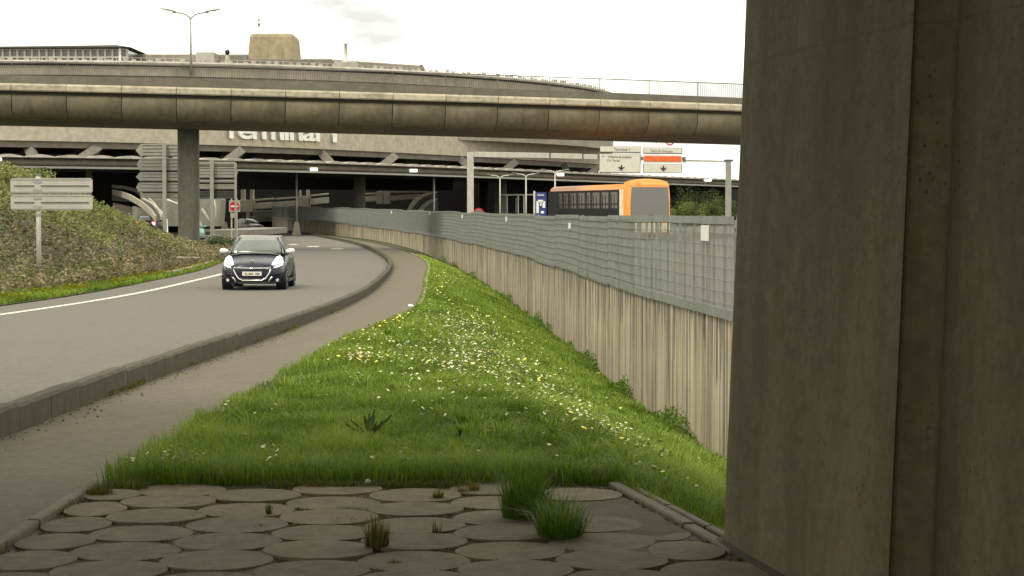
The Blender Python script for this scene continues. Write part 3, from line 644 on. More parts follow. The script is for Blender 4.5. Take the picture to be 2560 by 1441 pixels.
# inner beams and ramps lit through the open middle of the drum
def pbox(px0, px1, py0, py1, Y, d, mat, name, slope=0):
    X0, X1 = PX(px0, Y), PX(px1, Y); Z0, Z1 = PZ(py1, Y), PZ(py0, Y); dz = slope / F * Y
    q = MB(); q.add([(X0,Y,Z0),(X1,Y,Z0+dz),(X1,Y+d,Z0+dz),(X0,Y+d,Z0),(X0,Y,Z1),(X1,Y,Z1+dz),(X1,Y+d,Z1+dz),(X0,Y+d,Z1)], [(3,2,1,0),(4,5,6,7),(0,1,5,4),(1,2,6,5),(2,3,7,6),(3,0,4,7)])
    return part(q, name, M[mat], bevel=.04)
Yb = 238
pbox(600, 633, 500, 530, Yb, 2, 'inner', 'pier_head'); pbox(745, 773, 490, 522, Yb, 2, 'inner', 'pier_head')
for a, b, s in ((633, 683, 4), (687, 738, 4), (775, 821, 5)):
    y0 = {633: 509, 687: 506, 775: 498}[a]; pbox(a, b, y0, y0 + 15, Yb + .2, 1.5, 'inner', 'beam', s); pbox(a, b, y0 - 10, y0 - 6, Yb + .3, 1.2, 'inner', 'upper_rail', s)
for a, b, t in ((603, 612, 470), (626, 634, 470), (748, 752, 476), (766, 773, 475)): pbox(a, b, t, 502 if a < 700 else 492, Yb + .4, 1, 'inner', 'stub_column')
pbox(600, 822, 470, 473, Yb + 2.6, .3, 'greyc', 'thin_rail')
pbox(616, 622, 529, 572, Yb + .5, 1, 'inner', 'support'); pbox(634, 742, 528, 556, Yb + 2.5, 1, 'greyc', 'ramp_wall', 3)
pbox(913, 947, 483, 487, Yb + 1, 1, 'inner', 'upper_rail', 1); pbox(913, 944, 491, 505, Yb + 1, 1, 'inner', 'beam', 2); pbox(942, 956, 478, 510, Yb + .8, 1.4, 'inner', 'pier_head')
pbox(959, 974, 478, 510, Yb + .8, 1.4, 'inner', 'pier_head'); pbox(974, 1050, 490, 502, Yb + 1, 1, 'inner', 'beam', 5); pbox(974, 1075, 479, 482, Yb + 1, 1, 'inner', 'upper_rail', 1)
def curveband(pts, Y0, Y1, hpx, mat, name, th=.35):
    q = MB(); rings = []
    n = len(pts)
    for i, (x, y) in enumerate(pts):
        Y = Y0 + (Y1 - Y0) * i / (n - 1); X = PX(x, Y); Z = PZ(y, Y); h = hpx / F * Y
        rings.append([(X, Y, Z - h), (X + th, Y + th, Z - h), (X + th, Y + th, Z), (X, Y, Z)])
    q.loft(rings); return part(q, name, M[mat])
curveband([(1019, 524), (1024, 512), (1034, 499), (1048, 489), (1066, 482), (1083, 479)], 232, 236, 3.5, 'inner', 'curved_kerb', .5)
curveband([(1024, 524), (1031, 512), (1042, 502), (1056, 493), (1084, 484)], 233, 237, 7, 'soffit', 'curved_kerb', .5)
curveband([(1046, 524), (1054, 513), (1066, 504), (1084, 496)], 232, 236, 3, 'inner', 'curved_kerb', .5)
curveband([(1050, 530), (1060, 516), (1084, 500)], 236, 237, 40, 'greyc', 'ramp_wall', .5)
# pale rails and blocks of the passenger hall behind the right side of the fence
pbox(1250, 1340, 486, 489, 225, .3, 'gantry', 'hall_frame'); 
for px in (1266, 1294, 1308): pbox(px, px + 3, 489, 535, 225, .2, 'gantry', 'hall_mullion')
pbox(1252, 1268, 494, 535, 226.5, .3, 'greyc', 'hall_wall'); pbox(1288, 1296, 494, 535, 226.5, .3, 'greyc', 'hall_wall')
# ---- roof structures
def rbox(x0, x1, y0, y1, z0, z1, mat, name, parent=None, bev=.05): q = MB(); q.box(x0, x1, y0, y1, z0, z1); return part(q, name, M[mat], bevel=bev, parent=parent)
Yt = 216; zt = lambda py, Y=Yt: PZ(py, Y)
# glass pavilion
rbox(PX(-90, Yt), PX(322, Yt), Yt, Yt + 14, zr - .3, zt(124), 'glassg', 'glass_hall')
q = MB(); a = PX(-95, Yt); b = PX(334, Yt); q.add([(a, Yt-1, zt(122)), (b, Yt-1, zt(120)), (b, Yt+14, zt(120)), (a, Yt+14, zt(122)), (a, Yt-1, zt(120)), (PX(300, Yt), Yt-1, zt(115)), (PX(300, Yt), Yt+14, zt(115)), (a, Yt+14, zt(120))], [(3,2,1,0),(4,5,6,7),(0,1,5,4),(1,2,6,5),(2,3,7,6),(3,0,4,7)]); part(q, 'hall_roof', M['signdark'])
for i in range(22):
    x = PX(-60 + i * 18.2, Yt); rbox(x - .1, x + .1, Yt - .25, Yt - .02, zr, zt(123), 'gantry', 'mullion', bev=0)
rbox(PX(-90, Yt), PX(322, Yt), Yt - .3, Yt - .04, zt(125), zt(123), 'gantry', 'transom', bev=0); rbox(PX(-90, Yt), PX(322, Yt), Yt - .3, Yt - .04, zt(146), zt(142), 'gantry', 'transom', bev=0); rbox(PX(302, Yt), PX(308, Yt), Yt-.45, Yt + .2, zr, zt(121), 'white', 'corner_post', bev=0)
rbox(PX(318, 222), PX(345, 222), 220, 226, zr - .3, zt(127, 222), 'soffit', 'roof_block'); rbox(PX(340, 222), PX(620, 222), 222, 236, zr - .3, zt(136, 222), 'drum', 'roof_block')
rbox(PX(500, 220), PX(545, 220), 218, 222, zr, zt(134, 220), 'rim', 'roof_block'); rbox(PX(575, 220), PX(622, 220), 219.5, 222, zr, zt(140, 220), 'greyc', 'roof_block')
q = MB(); X = PX(571, 217); q.tube([(X, 217, zr), (X, 217, zt(138, 217))], [.6, .18], 10); part(q, 'pedestal', M['rim'])
q = MB(); q.loft([[(X + .28 * math.sin(t) * math.cos(a), 217 + .28 * math.sin(t) * math.sin(a), zt(131, 217) + .3 * math.cos(t)) for a in [2 * math.pi * k / 12 for k in range(12)]] for t in [.05 + (math.pi - .1) * i / 8 for i in range(9)]]); part(q, 'ball_lamp', M['trim'], True)
# tapered tower
q = MB(); Y = 220; x0, x1 = PX(617, Y), PX(746, Y); t0, t1 = PX(627, Y), PX(736, Y); z0, z1 = zr - .3, zt(84, Y)
rings = []
for f_, ins in ((0, 0), (.2, 0), (.5, 0), (.93, 0), (.985, .12), (1, .4)):
    a = x0 + (t0 - x0) * min(f_, .93) / .93 + ins; b = x1 + (t1 - x1) * min(f_, .93) / .93 - ins; z = z0 + (z1 - z0) * f_
    rings.append([(a, Y + ins, z), (b, Y + ins, z), (b, Y + 6 - ins, z), (a, Y + 6 - ins, z)])
q.loft(rings); part(q, 'tower', M['tower'])
q = MB(); X = PX(650, Y + 2); q.tube([(X, Y + 2, z1 - .3), (X, Y + 2, zt(44, Y))], .05, 6); q.tube([(X, Y + 2, zt(50, Y)), (X - .18, Y + 2, zt(41, Y))], .035, 5); q.tube([(X, Y + 2, zt(50, Y)), (X + .18, Y + 2, zt(41, Y))], .035, 5); q.box(X - .12, X + .12, Y + 1.9, Y + 2.1, zt(62, Y), zt(55, Y)); part(q, 'antenna', M['greyprint'])
for px in (683, 700): q = MB(); X = PX(px, Y + 2); q.tube([(X, Y + 2, z1 - .3), (X, Y + 2, zt(77, Y))], .04, 6); part(q, 'antenna', M['greyprint'])
# right roof blocks
rbox(PX(740, 226), PX(832, 226), 226, 240, zr - .3, zt(148, 226), 'soffit', 'roof_block'); 
q = MB(); a, b = PX(832, 226), PX(1055, 236); q.add([(a,226,zr-.3),(b,236,zr-.3),(b,246,zr-.3),(a,240,zr-.3),(a,226,zt(149,226)),(b,236,zt(164,236)),(b,246,zt(164,236)),(a,240,zt(149,226))], [(3,2,1,0),(4,5,6,7),(0,1,5,4),(1,2,6,5),(2,3,7,6),(3,0,4,7)]); part(q, 'roof_block', M['drum'], bevel=.1)
rbox(PX(1050, 236), PX(1057, 236), 235.8, 246, zr - .3, zt(162, 236), 'soffit', 'roof_block')
rbox(PX(620, 214), PX(832, 214), 213, 216, zr - .3, zt(150, 214), 'soffit', 'roof_parapet')
rbox(PX(835, 222), PX(895, 222), 221, 224, zr, zt(156, 222), 'rim', 'roof_block')
q = MB(); X = PX(866, 223); q.tube([(X, 223, zr), (X, 223, zt(150, 223)), (X, 223, zt(145, 223)), (X, 223, zt(112, 223)), (X, 223, zt(112, 223)), (X, 223, zt(108, 223))], [.9, .35, .17, .15, .2, .2], 14); part(q, 'chimney', M['gantry'], True)
for s in (-1, 1): q = MB(); q.tube([(X, 223, zt(128, 223)), (X + s * 1.5, 223, zt(153, 223))], .02, 5); part(q, 'guy_wire', M['gantry'])
for px, top in ((1238, 155), (893, 149), (497, 124), (370, 126)):
    X = PX(px, 212); q = MB(); q.tube([(X, 212 if px < 1000 else 222, zr - 2), (X, 212 if px < 1000 else 222, PZ(top, 212))], .035, 5); part(q, 'mast', M['steel'])
# ---- raised letters on the fascia: "Terminal 1"
def textmesh(ch, size, ext=.03, bold=0.0):
    c = bpy.data.curves.new('text', 'FONT'); c.body = ch; c.size = size; c.extrude = ext; c.offset = bold; c.resolution_u = 3
    t = bpy.data.objects.new('text', c); COL.objects.link(t); dg = bpy.context.evaluated_depsgraph_get(); dg.update()
    me = bpy.data.meshes.new_from_object(t.evaluated_get(dg)); bpy.data.objects.remove(t); return me
def bounds(me):
    xs = [v.co.x for v in me.vertices]; ys = [v.co.y for v in me.vertices]; return min(xs), max(xs), min(ys), max(ys)
letters = [('T', 556, 594), ('e', 578, 611), ('r', 616, 634), ('m', 638, 676), ('i', 681, 688), ('n', 693, 715), ('a', 752, 782), ('l', 787, 795), ('1', 826, 841)]
letters = [('T', 552, 582), ('e', 581, 607), ('r', 612, 628), ('m', 632, 671), ('i', 676, 684), ('n', 690, 714), ('a', 738, 766), ('l', 773, 781), ('1', 818, 839)]
seq = 'Terminal 1'; em = textmesh('Terminal 1', 2.35, .1, .045); bx = bounds(em); 
x_a, y_a = atpx(556); x_b, y_b = atpx(843); y_a += 3; y_b += 3
adv = []
for i in range(1, len(seq) + 1):
    adv.append(bounds(textmesh(seq[:i] if seq[i-1] != ' ' else seq[:i-1], 2.35, .1, .045))[1])
full = adv[-1]; sc = 1
sgn = tag(empty('terminal_lettering', (x_a, y_a, 0)), 'large pale raised letters reading Terminal 1 on the terminal fascia, tops hidden by the viaduct', 'sign')
prev = None
for i, ch in enumerate(seq):
    if ch == ' ': continue
    me = textmesh(ch, 2.35, .12, .045); me.materials.clear(); me.materials.append(M['white']); b_ = bounds(me); xr_ = adv[i]; xl = xr_ - (b_[1] - b_[0])
    f_ = ((xl + xr_) / 2 - bx[0]) / (full - bx[0]); pc = 557 + f_ * 284
    cand = []
    for X in np.arange(-40, -5, .05):
        t = Vector((1, (canopyY(X + 1) - canopyY(X - 1)) / 2)).normalized(); nn = Vector((-t.y, t.x)); cand.append((abs(1280 + (X + nn.x * 2.85) / (canopyY(X) + nn.y * 2.85) * F - pc), X))
    X = min(cand)[1]; t = Vector((1, (canopyY(X + 1) - canopyY(X - 1)) / 2)).normalized(); nn = Vector((-t.y, t.x)); Xc = X + nn.x * 2.85; Yc = canopyY(X) + nn.y * 2.85
    o = bpy.data.objects.new('letter', me); COL.objects.link(o); inv(o, sgn)
    kx = 284 / F * Yc / t.x * 1.0 / (full - bx[0]); o.scale = (kx, 1.0, 1)
    o.rotation_euler = (R(90), 0, math.atan2(t.y, t.x)); cxm = (b_[0] + b_[1]) / 2 * kx
    o.location = (Xc - t.x * cxm, Yc - t.y * cxm, PZ(345.5 + (i / 9) * 9.5, Yc))
# ================================================================== street furniture and vehicles
def P2(mb, name, mat, par, smooth=False, bevel=0, seg=1):
    o = mb.build(name, mat, None, smooth, bevel, seg); o.parent = par; return o
def flatpoly(pts, y0, y1):   # polygon in x,z extruded along y
    mb = MB(); n = len(pts); mb.add([(x, y0, z) for x, z in pts] + [(x, y1, z) for x, z in pts], [tuple(range(n)), tuple(range(n, 2 * n))[::-1]] + [(i, n + i, n + (i + 1) % n, (i + 1) % n) for i in range(n)]); return mb
# ---- near road sign seen from behind
Y = 56; X = PX(97, Y); s = 1 / F * Y; zb = float(g_bank(X, Y)); t = tag(empty('road_sign', (X, Y, zb), R(2)), 'two stacked blank grey sign panels seen from behind on one round post in the verge', 'road sign')
zz = lambda py: PZ(py, Y) - zb; xx = lambda px: (px - 97) * s
q = MB(); q.tube([(0, 0, -.3), (0, 0, 1.4), (0, 0, zz(440))], [.075, .068, .065], 16); P2(q, 'post', M['gantry'], t, True)
q = MB(); q.tube([(0, 0, zz(440)), (0, 0, zz(434))], .08, 12); P2(q, 'post_cap', M['greyprint'], t)
q = MB(); q.tube([(0, 0, zz(541)), (0, 0, zz(534))], .085, 12); P2(q, 'collar', M['steel'], t)
for a, b in ((446, 484), (487, 526)):
    r_ = .05; x0, x1, z0, z1 = xx(30), xx(233), zz(b), zz(a)
    pts = [(x0 + r_, z0), (x1 - r_, z0), (x1, z0 + r_), (x1, z1 - r_), (x1 - r_, z1), (x0 + r_, z1), (x0, z1 - r_), (x0, z0 + r_)]
    p_ = P2(flatpoly(pts, -.10, -.075 + .0), 'sign_panel', M['signback'], t)
    q = MB(); q.box(x0 + .02, x1 - .02, -.112, -.1, z1 - .05, z1 - .02); q.box(x0 + .02, x1 - .02, -.112, -.1, z0 + .02, z0 + .05); P2(q, 'frame', M['steel'], p_)
    q = MB(); zc_ = (z0 + z1) / 2; q.box(x0 + .1, -.09, -.125, -.1, zc_ - .012, zc_ + .012); q.box(.09, x1 - .1, -.125, -.1, zc_ - .012, zc_ + .012); P2(q, 'rail', M['signdark'], p_)
    for zq in (z1 - .1, z0 + .1): q = MB(); q.box(-.12, .12, -.115, -.03, zq - .03, zq + .03); P2(q, 'clamp', M['steel'], p_)
# ---- tall arrow direction sign seen from behind
Y = 121; s = Y / F
def dirsign(px0, posts, panels, label, zb, name='direction_sign', tip=True):
    t = tag(empty(name, (PX(posts[0][0], Y), Y, zb)), label, 'road sign'); ox = PX(posts[0][0], Y)
    for px, w_, top, bot in posts:
        q = MB(); x = PX(px, Y) - ox; q.box(x - w_ * s / 2, x + w_ * s / 2, -.30, -.12, (PZ(bot, Y) - zb) - .3, PZ(top, Y) - zb); P2(q, 'post', M['signback'], t, bevel=.01)
    for k, (x0, x1, y0, y1, tipx, m_) in enumerate(panels):
        a, b = PX(x0, Y) - ox, PX(x1, Y) - ox; z1, z0 = PZ(y0, Y) - zb, PZ(y1, Y) - zb; tp = (PX(tipx, Y) - ox) if tipx else None
        pts = [(a, z0 + .02), (b, z0 + .02)] + ([(tp, (z0 + z1) / 2)] if tp is not None and tp > b else []) + [(b, z1 - .02), (a, z1 - .02)] + ([(tp, (z0 + z1) / 2)] if tp is not None and tp < a else [])
        p_ = P2(flatpoly(pts, 0, .03), 'sign_panel', M[m_], t)
        n = max(1, round((z1 - z0) / .2))
        q = MB()
        for j in range(n):
            z = z0 + (z1 - z0) * (j + .5) / n; q.box(a + .1, b - .06, -.03, -.001, z - .018, z + .018)
        P2(q, 'rib', M['signback2' if m_ != 'signgreen' else 'signdark'], p_)
        q = MB(); q.box(a + .03, b - .02, -.02, -.002, z0 + .03, z0 + .055); P2(q, 'rail', M['signdark'], p_)
    return t
dirsign(0, [(414, 9, 357, 575)], [(354, 447, 359, 393, 341, 'signback'), (352, 447, 394.5, 429, 343, 'signback2'), (352, 447, 430, 455, 341, 'signback2'), (348, 447, 456, 482, 341, 'signback2'), (352, 447, 483, 496, None, 'signback2')], 'tall stack of arrow shaped sign backs pointing left on one steel post', -.6)
dirsign(0, [(532, 9, 400, 600), (591, 5, 408, 578)], [(462, 589, 404, 416, None, 'signback'), (462, 590, 417, 447, 597, 'signback'), (462, 588, 449, 459, None, 'signback'), (462, 588, 460.5, 475, None, 'signback'), (462, 592, 477, 498, None, 'signgreen')], 'stack of grey sign backs with dark lowest panel, right of the round viaduct pier', -.6)
# ---- no entry sign
Y = 124; s = Y / F; X = PX(587, Y); t = tag(empty('no_entry_sign', (X, Y, -.52)), 'small round red no entry sign with white bar on a pale square board', 'no entry sign')
zc = PZ(516, Y) + .52; q = MB(); q.box(-.34, .34, 0, .03, zc - .36, zc + .36); P2(q, 'backing_board', M['signback'], t)
circ = lambda r_, n=24: [(r_ * math.cos(2 * math.pi * i / n), zc + r_ * math.sin(2 * math.pi * i / n)) for i in range(n)]
P2(flatpoly(circ(.335), -.02, -.001), 'rim', M['signface'], t); P2(flatpoly(circ(.31), -.03, -.021), 'disc', M['red'], t)
q = MB(); q.box(-.23, .23, -.036, -.031, zc - .055, zc + .055); P2(q, 'bar', M['white'], t)
for dx in (-.2, .12): q = MB(); q.box(dx - .04, dx + .04, .04, .12, -.2, zc + .5); P2(q, 'post', M['gantry'], t)
q = MB(); q.box(-.26, .05, -.02, .02, zc - .72, zc - .42); P2(q, 'lower_plate', M['signback'], t)
# ---- overhead gantry with its two sign boards
YL, YR = 148, 165; Xl, Xr = PX(1176, YL), PX(1821, YR); gt = tag(empty('sign_gantry', (Xl, YL, .3)), 'pale overhead road gantry frame spanning the upper road, carrying two white sign boards', 'gantry')
def gY(px):   # along the gantry line
    a = (px - 1280) / F; return (Xl - YL * (Xr - Xl) / (YR - YL)) / (a - (Xr - Xl) / (YR - YL))
def gbox(px0, px1, py0, py1, py0b, py1b, d0, d1, mat, name, par=None, bevel=0.02):
    Ya, Yb2 = gY(px0), gY(px1); a, b = PX(px0, Ya), PX(px1, Yb2); za0, za1, zb0, zb1 = PZ(py1, Ya), PZ(py0, Ya), PZ(py1b, Yb2), PZ(py0b, Yb2)
    q = MB(); q.add([(a, Ya + d0, za0), (b, Yb2 + d0, zb0), (b, Yb2 + d1, zb0), (a, Ya + d1, za0), (a, Ya + d0, za1), (b, Yb2 + d0, zb1), (b, Yb2 + d1, zb1), (a, Ya + d1, za1)], [(3,2,1,0),(4,5,6,7),(0,1,5,4),(1,2,6,5),(2,3,7,6),(3,0,4,7)])
    o = q.build(name, M[mat], None, bevel=bevel); inv(o, par or gt); return o
gbox(1168, 1184, 381, 545, 381, 545, 0, .5, 'gantry', 'post'); gbox(1814, 1828, 403, 560, 403, 560, 0, .5, 'steel', 'post')
gbox(1185, 1373, 380, 393, 383, 396, 0, .5, 'gantry', 'beam'); gbox(1377, 1455, 383.5, 396, 385, 398, 0, .5, 'gantry', 'beam'); gbox(1459, 1494, 386, 398, 387, 399, 0, .5, 'gantry', 'beam')
gbox(1494, 1706, 390, 399, 394, 402, .1, .4, 'signback2', 'beam'); gbox(1706, 1815, 399.5, 404, 402, 405, .1, .4, 'steel', 'beam'); gbox(1811, 1832, 399, 404, 399, 404, -.05, .55, 'signdark', 'post_cap')
sb = tag(empty('direction_board', (PX(1548, gY(1548)), gY(1548), 5)), 'white gantry board reading Terminal 1 and Car Rental with a down arrow', 'sign')
sb2 = tag(empty('direction_board', (PX(1655, gY(1655)), gY(1655), 5)), 'white gantry board with an orange strip reading Dépose Minute and a down arrow', 'sign')
def sign_text(body, px0, px1, pyb, hpx, mat, par, dy=-.16, italic=0):
    Yc = gY((px0 + px1) / 2); me = textmesh(body, 1, .004, .012); b = bounds(me); W_ = (px1 - px0) / F * Yc; Hh = hpx / F * Yc
    me.materials.clear(); me.materials.append(M[mat]); o = bpy.data.objects.new('lettering', me); COL.objects.link(o); inv(o, par)
    sx = W_ / (b[1] - b[0]); sy = Hh / .72; o.scale = (sx, sy, 1); o.rotation_euler = (R(90), 0, math.atan2(YR - YL, Xr - Xl)); c_, s_ = math.cos(o.rotation_euler.z), math.sin(o.rotation_euler.z)
    Ya = gY(px0); o.location = (PX(px0, Ya) - b[0] * sx * c_, Ya + dy, PZ(pyb, Yc)); return o
o = gbox(1500, 1600, 367, 380, 368, 381, -.15, 0, 'signface', 'panel', sb); gbox(1499, 1601, 366, 382, 367, 383, -.05, .05, 'signdark', 'panel_frame', sb)
o = gbox(1499, 1599, 386, 431, 386.5, 432, -.15, 0, 'signface', 'panel', sb); gbox(1498, 1601, 384.5, 433, 385, 434, -.05, .05, 'signback2', 'panel_frame', sb)
o = gbox(1609, 1703, 371, 383, 372, 384, -.15, 0, 'signface', 'panel', sb2); gbox(1608, 1705, 369.5, 385, 370.5, 386, -.05, .05, 'greyprint', 'panel_frame', sb2)
gbox(1608, 1704, 388, 407, 389, 408, -.10, 0, 'signface', 'panel_border', sb2); gbox(1609.5, 1702.5, 390.5, 404, 391.5, 405, -.15, -.101, 'orange', 'strip', sb2)
gbox(1609, 1703, 411, 432, 412, 433, -.15, 0, 'signface', 'panel', sb2); gbox(1607, 1705, 409.5, 433, 410, 434, -.05, .05, 'signback2', 'panel_frame', sb2)
sign_text('Terminal 1', 1534, 1587, 377.6, 7, 'greyprint', sb); sign_text('P', 1520, 1527, 377.2, 7, 'greyprint', sb)
sign_text('Voitures de location', 1519, 1598, 395.5, 6, 'greyprint', sb); sign_text('Car Rental', 1517, 1560, 404.5, 6, 'greyprint', sb); sign_text('P', 1505, 1511, 396, 7, 'greyprint', sb)
sign_text('Gare de Groupes', 1626, 1700, 381.5, 6.5, 'greyprint', sb2); sign_text('Dépose Minute', 1616, 1697, 401, 7, 'signface', sb2)
def arrow(px, py0, py1, wpx, par):
    Yc = gY(px); s = Yc / F; h = (py1 - py0) * s; w_ = wpx * s / 2; zc = PZ(py1, Yc); k = .07
    pts = [(0, 0), (w_, h * .62), (w_ * .9, h * .72), (w_ * .28, h * .5), (w_ * .17, h), (-w_ * .17, h), (-w_ * .28, h * .5), (-w_ * .9, h * .72), (-w_, h * .62)]
    q = flatpoly(pts, -.165, -.152); o = q.build('arrow', M['black'], None); inv(o, par); o.rotation_euler = (0, 0, math.atan2(YR - YL, Xr - Xl)); o.location = (PX(px, Yc), Yc + .0, zc)
arrow(1550, 413, 427, 22, sb); arrow(1655, 415, 429, 22, sb2)
q = MB(); Yc = gY(1711); q.box(-.12, .12, 0, .3, -.25, .2); o = q.build('camera_box', M['greyprint'], None); inv(o, gt); o.location = (PX(1710, Yc), Yc, PZ(399, Yc))
# speed limit discs peeking out below the viaduct, above the board
Yc = gY(1674); t = tag(empty('speed_limit_sign', (PX(1674, Yc), Yc, PZ(353, Yc))), 'round red rimmed sign above the orange striped board, mostly hidden by the viaduct', 'road sign')
circ0 = lambda r_, n=28: [(r_ * math.cos(2 * math.pi * i / n), r_ * math.sin(2 * math.pi * i / n)) for i in range(n)]
P2(flatpoly(circ0(.36), 0, .03), 'disc', M['red'], t); P2(flatpoly(circ0(.26), -.01, -.001), 'face', M['signface'], t)
t = tag(empty('warning_sign', (PX(1640, Yc), Yc, PZ(358, Yc))), 'red tip of a pointed warning sign just under the viaduct', 'road sign'); P2(flatpoly([(0, -.03), (.35, .55), (-.35, .55)], 0, .03), 'plate', M['red'], t)
# ---- double arm lamp on the roof drum
def street_lamp(name, base, topz, arm_l, arm_r, rise, r0, mat, label, head=1.5, grp=None):
    t = tag(empty(name, base), label, 'street lamp', grp); h = topz - base[2]
    q = MB(); q.tube([(0, 0, 0), (0, 0, h * .5), (0, 0, h)], [r0, r0 * .8, r0 * .65], 12); P2(q, 'post', mat, t, True)
    for a in (arm_l, arm_r):
        sg = -1 if a < 0 else 1; L_ = abs(a); pts = [(0, 0, h - .02), (sg * L_ * .06, 0, h + rise * .3), (sg * L_ * .16, 0, h + rise * .58), (sg * L_ * .3, 0, h + rise * .76), (sg * L_ * .6, 0, h + rise * .88), (sg * (L_ - head), 0, h + rise)]
        q = MB(); q.tube(pts, r0 * .55, 8); ar = P2(q, 'arm', mat, t, True)
        x0 = sg * (L_ - head * 1.05); x1 = sg * L_; zh = h + rise
        rings = []
        for f_, wd, hh in ((0, .06, .05), (.2, .13, .09), (.6, .17, .11), (.9, .12, .07), (1, .04, .03)):
            x = x0 + (x1 - x0) * f_; z = zh + f_ * head * (.14 if sg > 0 else .2); k = head / 1.5
            rings.append([(x, wd * k * math.cos(u), z + hh * k * math.sin(u)) for u in [2 * math.pi * i / 10 for i in range(10)]])
        q = MB(); q.loft(rings); P2(q, 'lamp_head', M['signback2'], ar, True)
    return t
Y = 197.5; street_lamp('street_lamp', (PX(480, Y), Y, zr - 1.2), PZ(48, Y), -75 / F * Y, 75 / F * Y, .75, .14, M['steel'], 'tall double armed street lamp standing against the sky on the terminal drum', 1.45)
for i, (px, top, bot, Y, lab) in enumerate(((1250, 446, 550, 205, 'leftmost of the three small pale double armed lamps behind the fence'), (1315, 443, 550, 190, 'pale double armed lamp post between the leftmost small lamp and the orange bus'), (1387.5, 435, 550, 178, 'pale double armed lamp post rising behind the orange bus roof'))):
    w_ = 35 / F * Y; street_lamp('street_lamp', (PX(px, Y), Y, .5), PZ(top, Y), -w_, w_, .33, .085, M['gantry'], lab, .5, 'small lamps behind the fence')
# ---- blue totem
Y = 185; X = PX(1350, Y); s = Y / F; t = tag(empty('totem_sign', (X, Y, .6)), 'dark blue information totem with white figure pattern beside the bus rear', 'sign')
zz = lambda py: PZ(py, Y) - .6; xx = lambda px: (px - 1350) * s
q = MB(); q.box(xx(1338), xx(1366), 0, .3, -.2, zz(481)); P2(q, 'body', M['blue'], t); q = MB(); q.box(xx(1333.5), xx(1338), -.03, .33, -.2, zz(478)); P2(q, 'edge', M['gantry'], t)
q = MB(); q.box(xx(1341), xx(1347), -.02, -.001, zz(533), zz(503)); q.box(xx(1345), xx(1358), -.02, -.001, zz(508), zz(500)); q.box(xx(1356), xx(1363), -.02, -.001, zz(520), zz(503)); q.box(xx(1350), xx(1354), -.02, -.001, zz(515), zz(505)); q.box(xx(1352), xx(1360), -.02, -.001, zz(534), zz(528)); P2(q, 'pictogram', M['white'], t)
q = MB(); q.box(xx(1343), xx(1360), -.02, -.001, zz(490), zz(486)); P2(q, 'title_strip', M['signback'], t)
# ---- restriction sign just over the fence
Y = 150; X = PX(1197, Y); t = tag(empty('restriction_sign', (X, Y, .4)), 'red ringed round sign peeking over the fence right of the gantry post', 'road sign')
zc = PZ(533, Y) - .4; P2(flatpoly([(x, zc + z) for x, z in circ0(.38)], 0, .03), 'ring', M['red'], t); P2(flatpoly([(x, zc + z) for x, z in circ0(.28)], -.02, -.001), 'face', M['greyprint'], t); q = MB(); q.box(-.04, .04, .03, .1, -.1, zc); P2(q, 'post', M['steel'], t)
q = MB(); q.box(-.16, .16, -.03, -.021, zc - .03, zc + .03)
P2(q, 'bar', M['signback'], t)

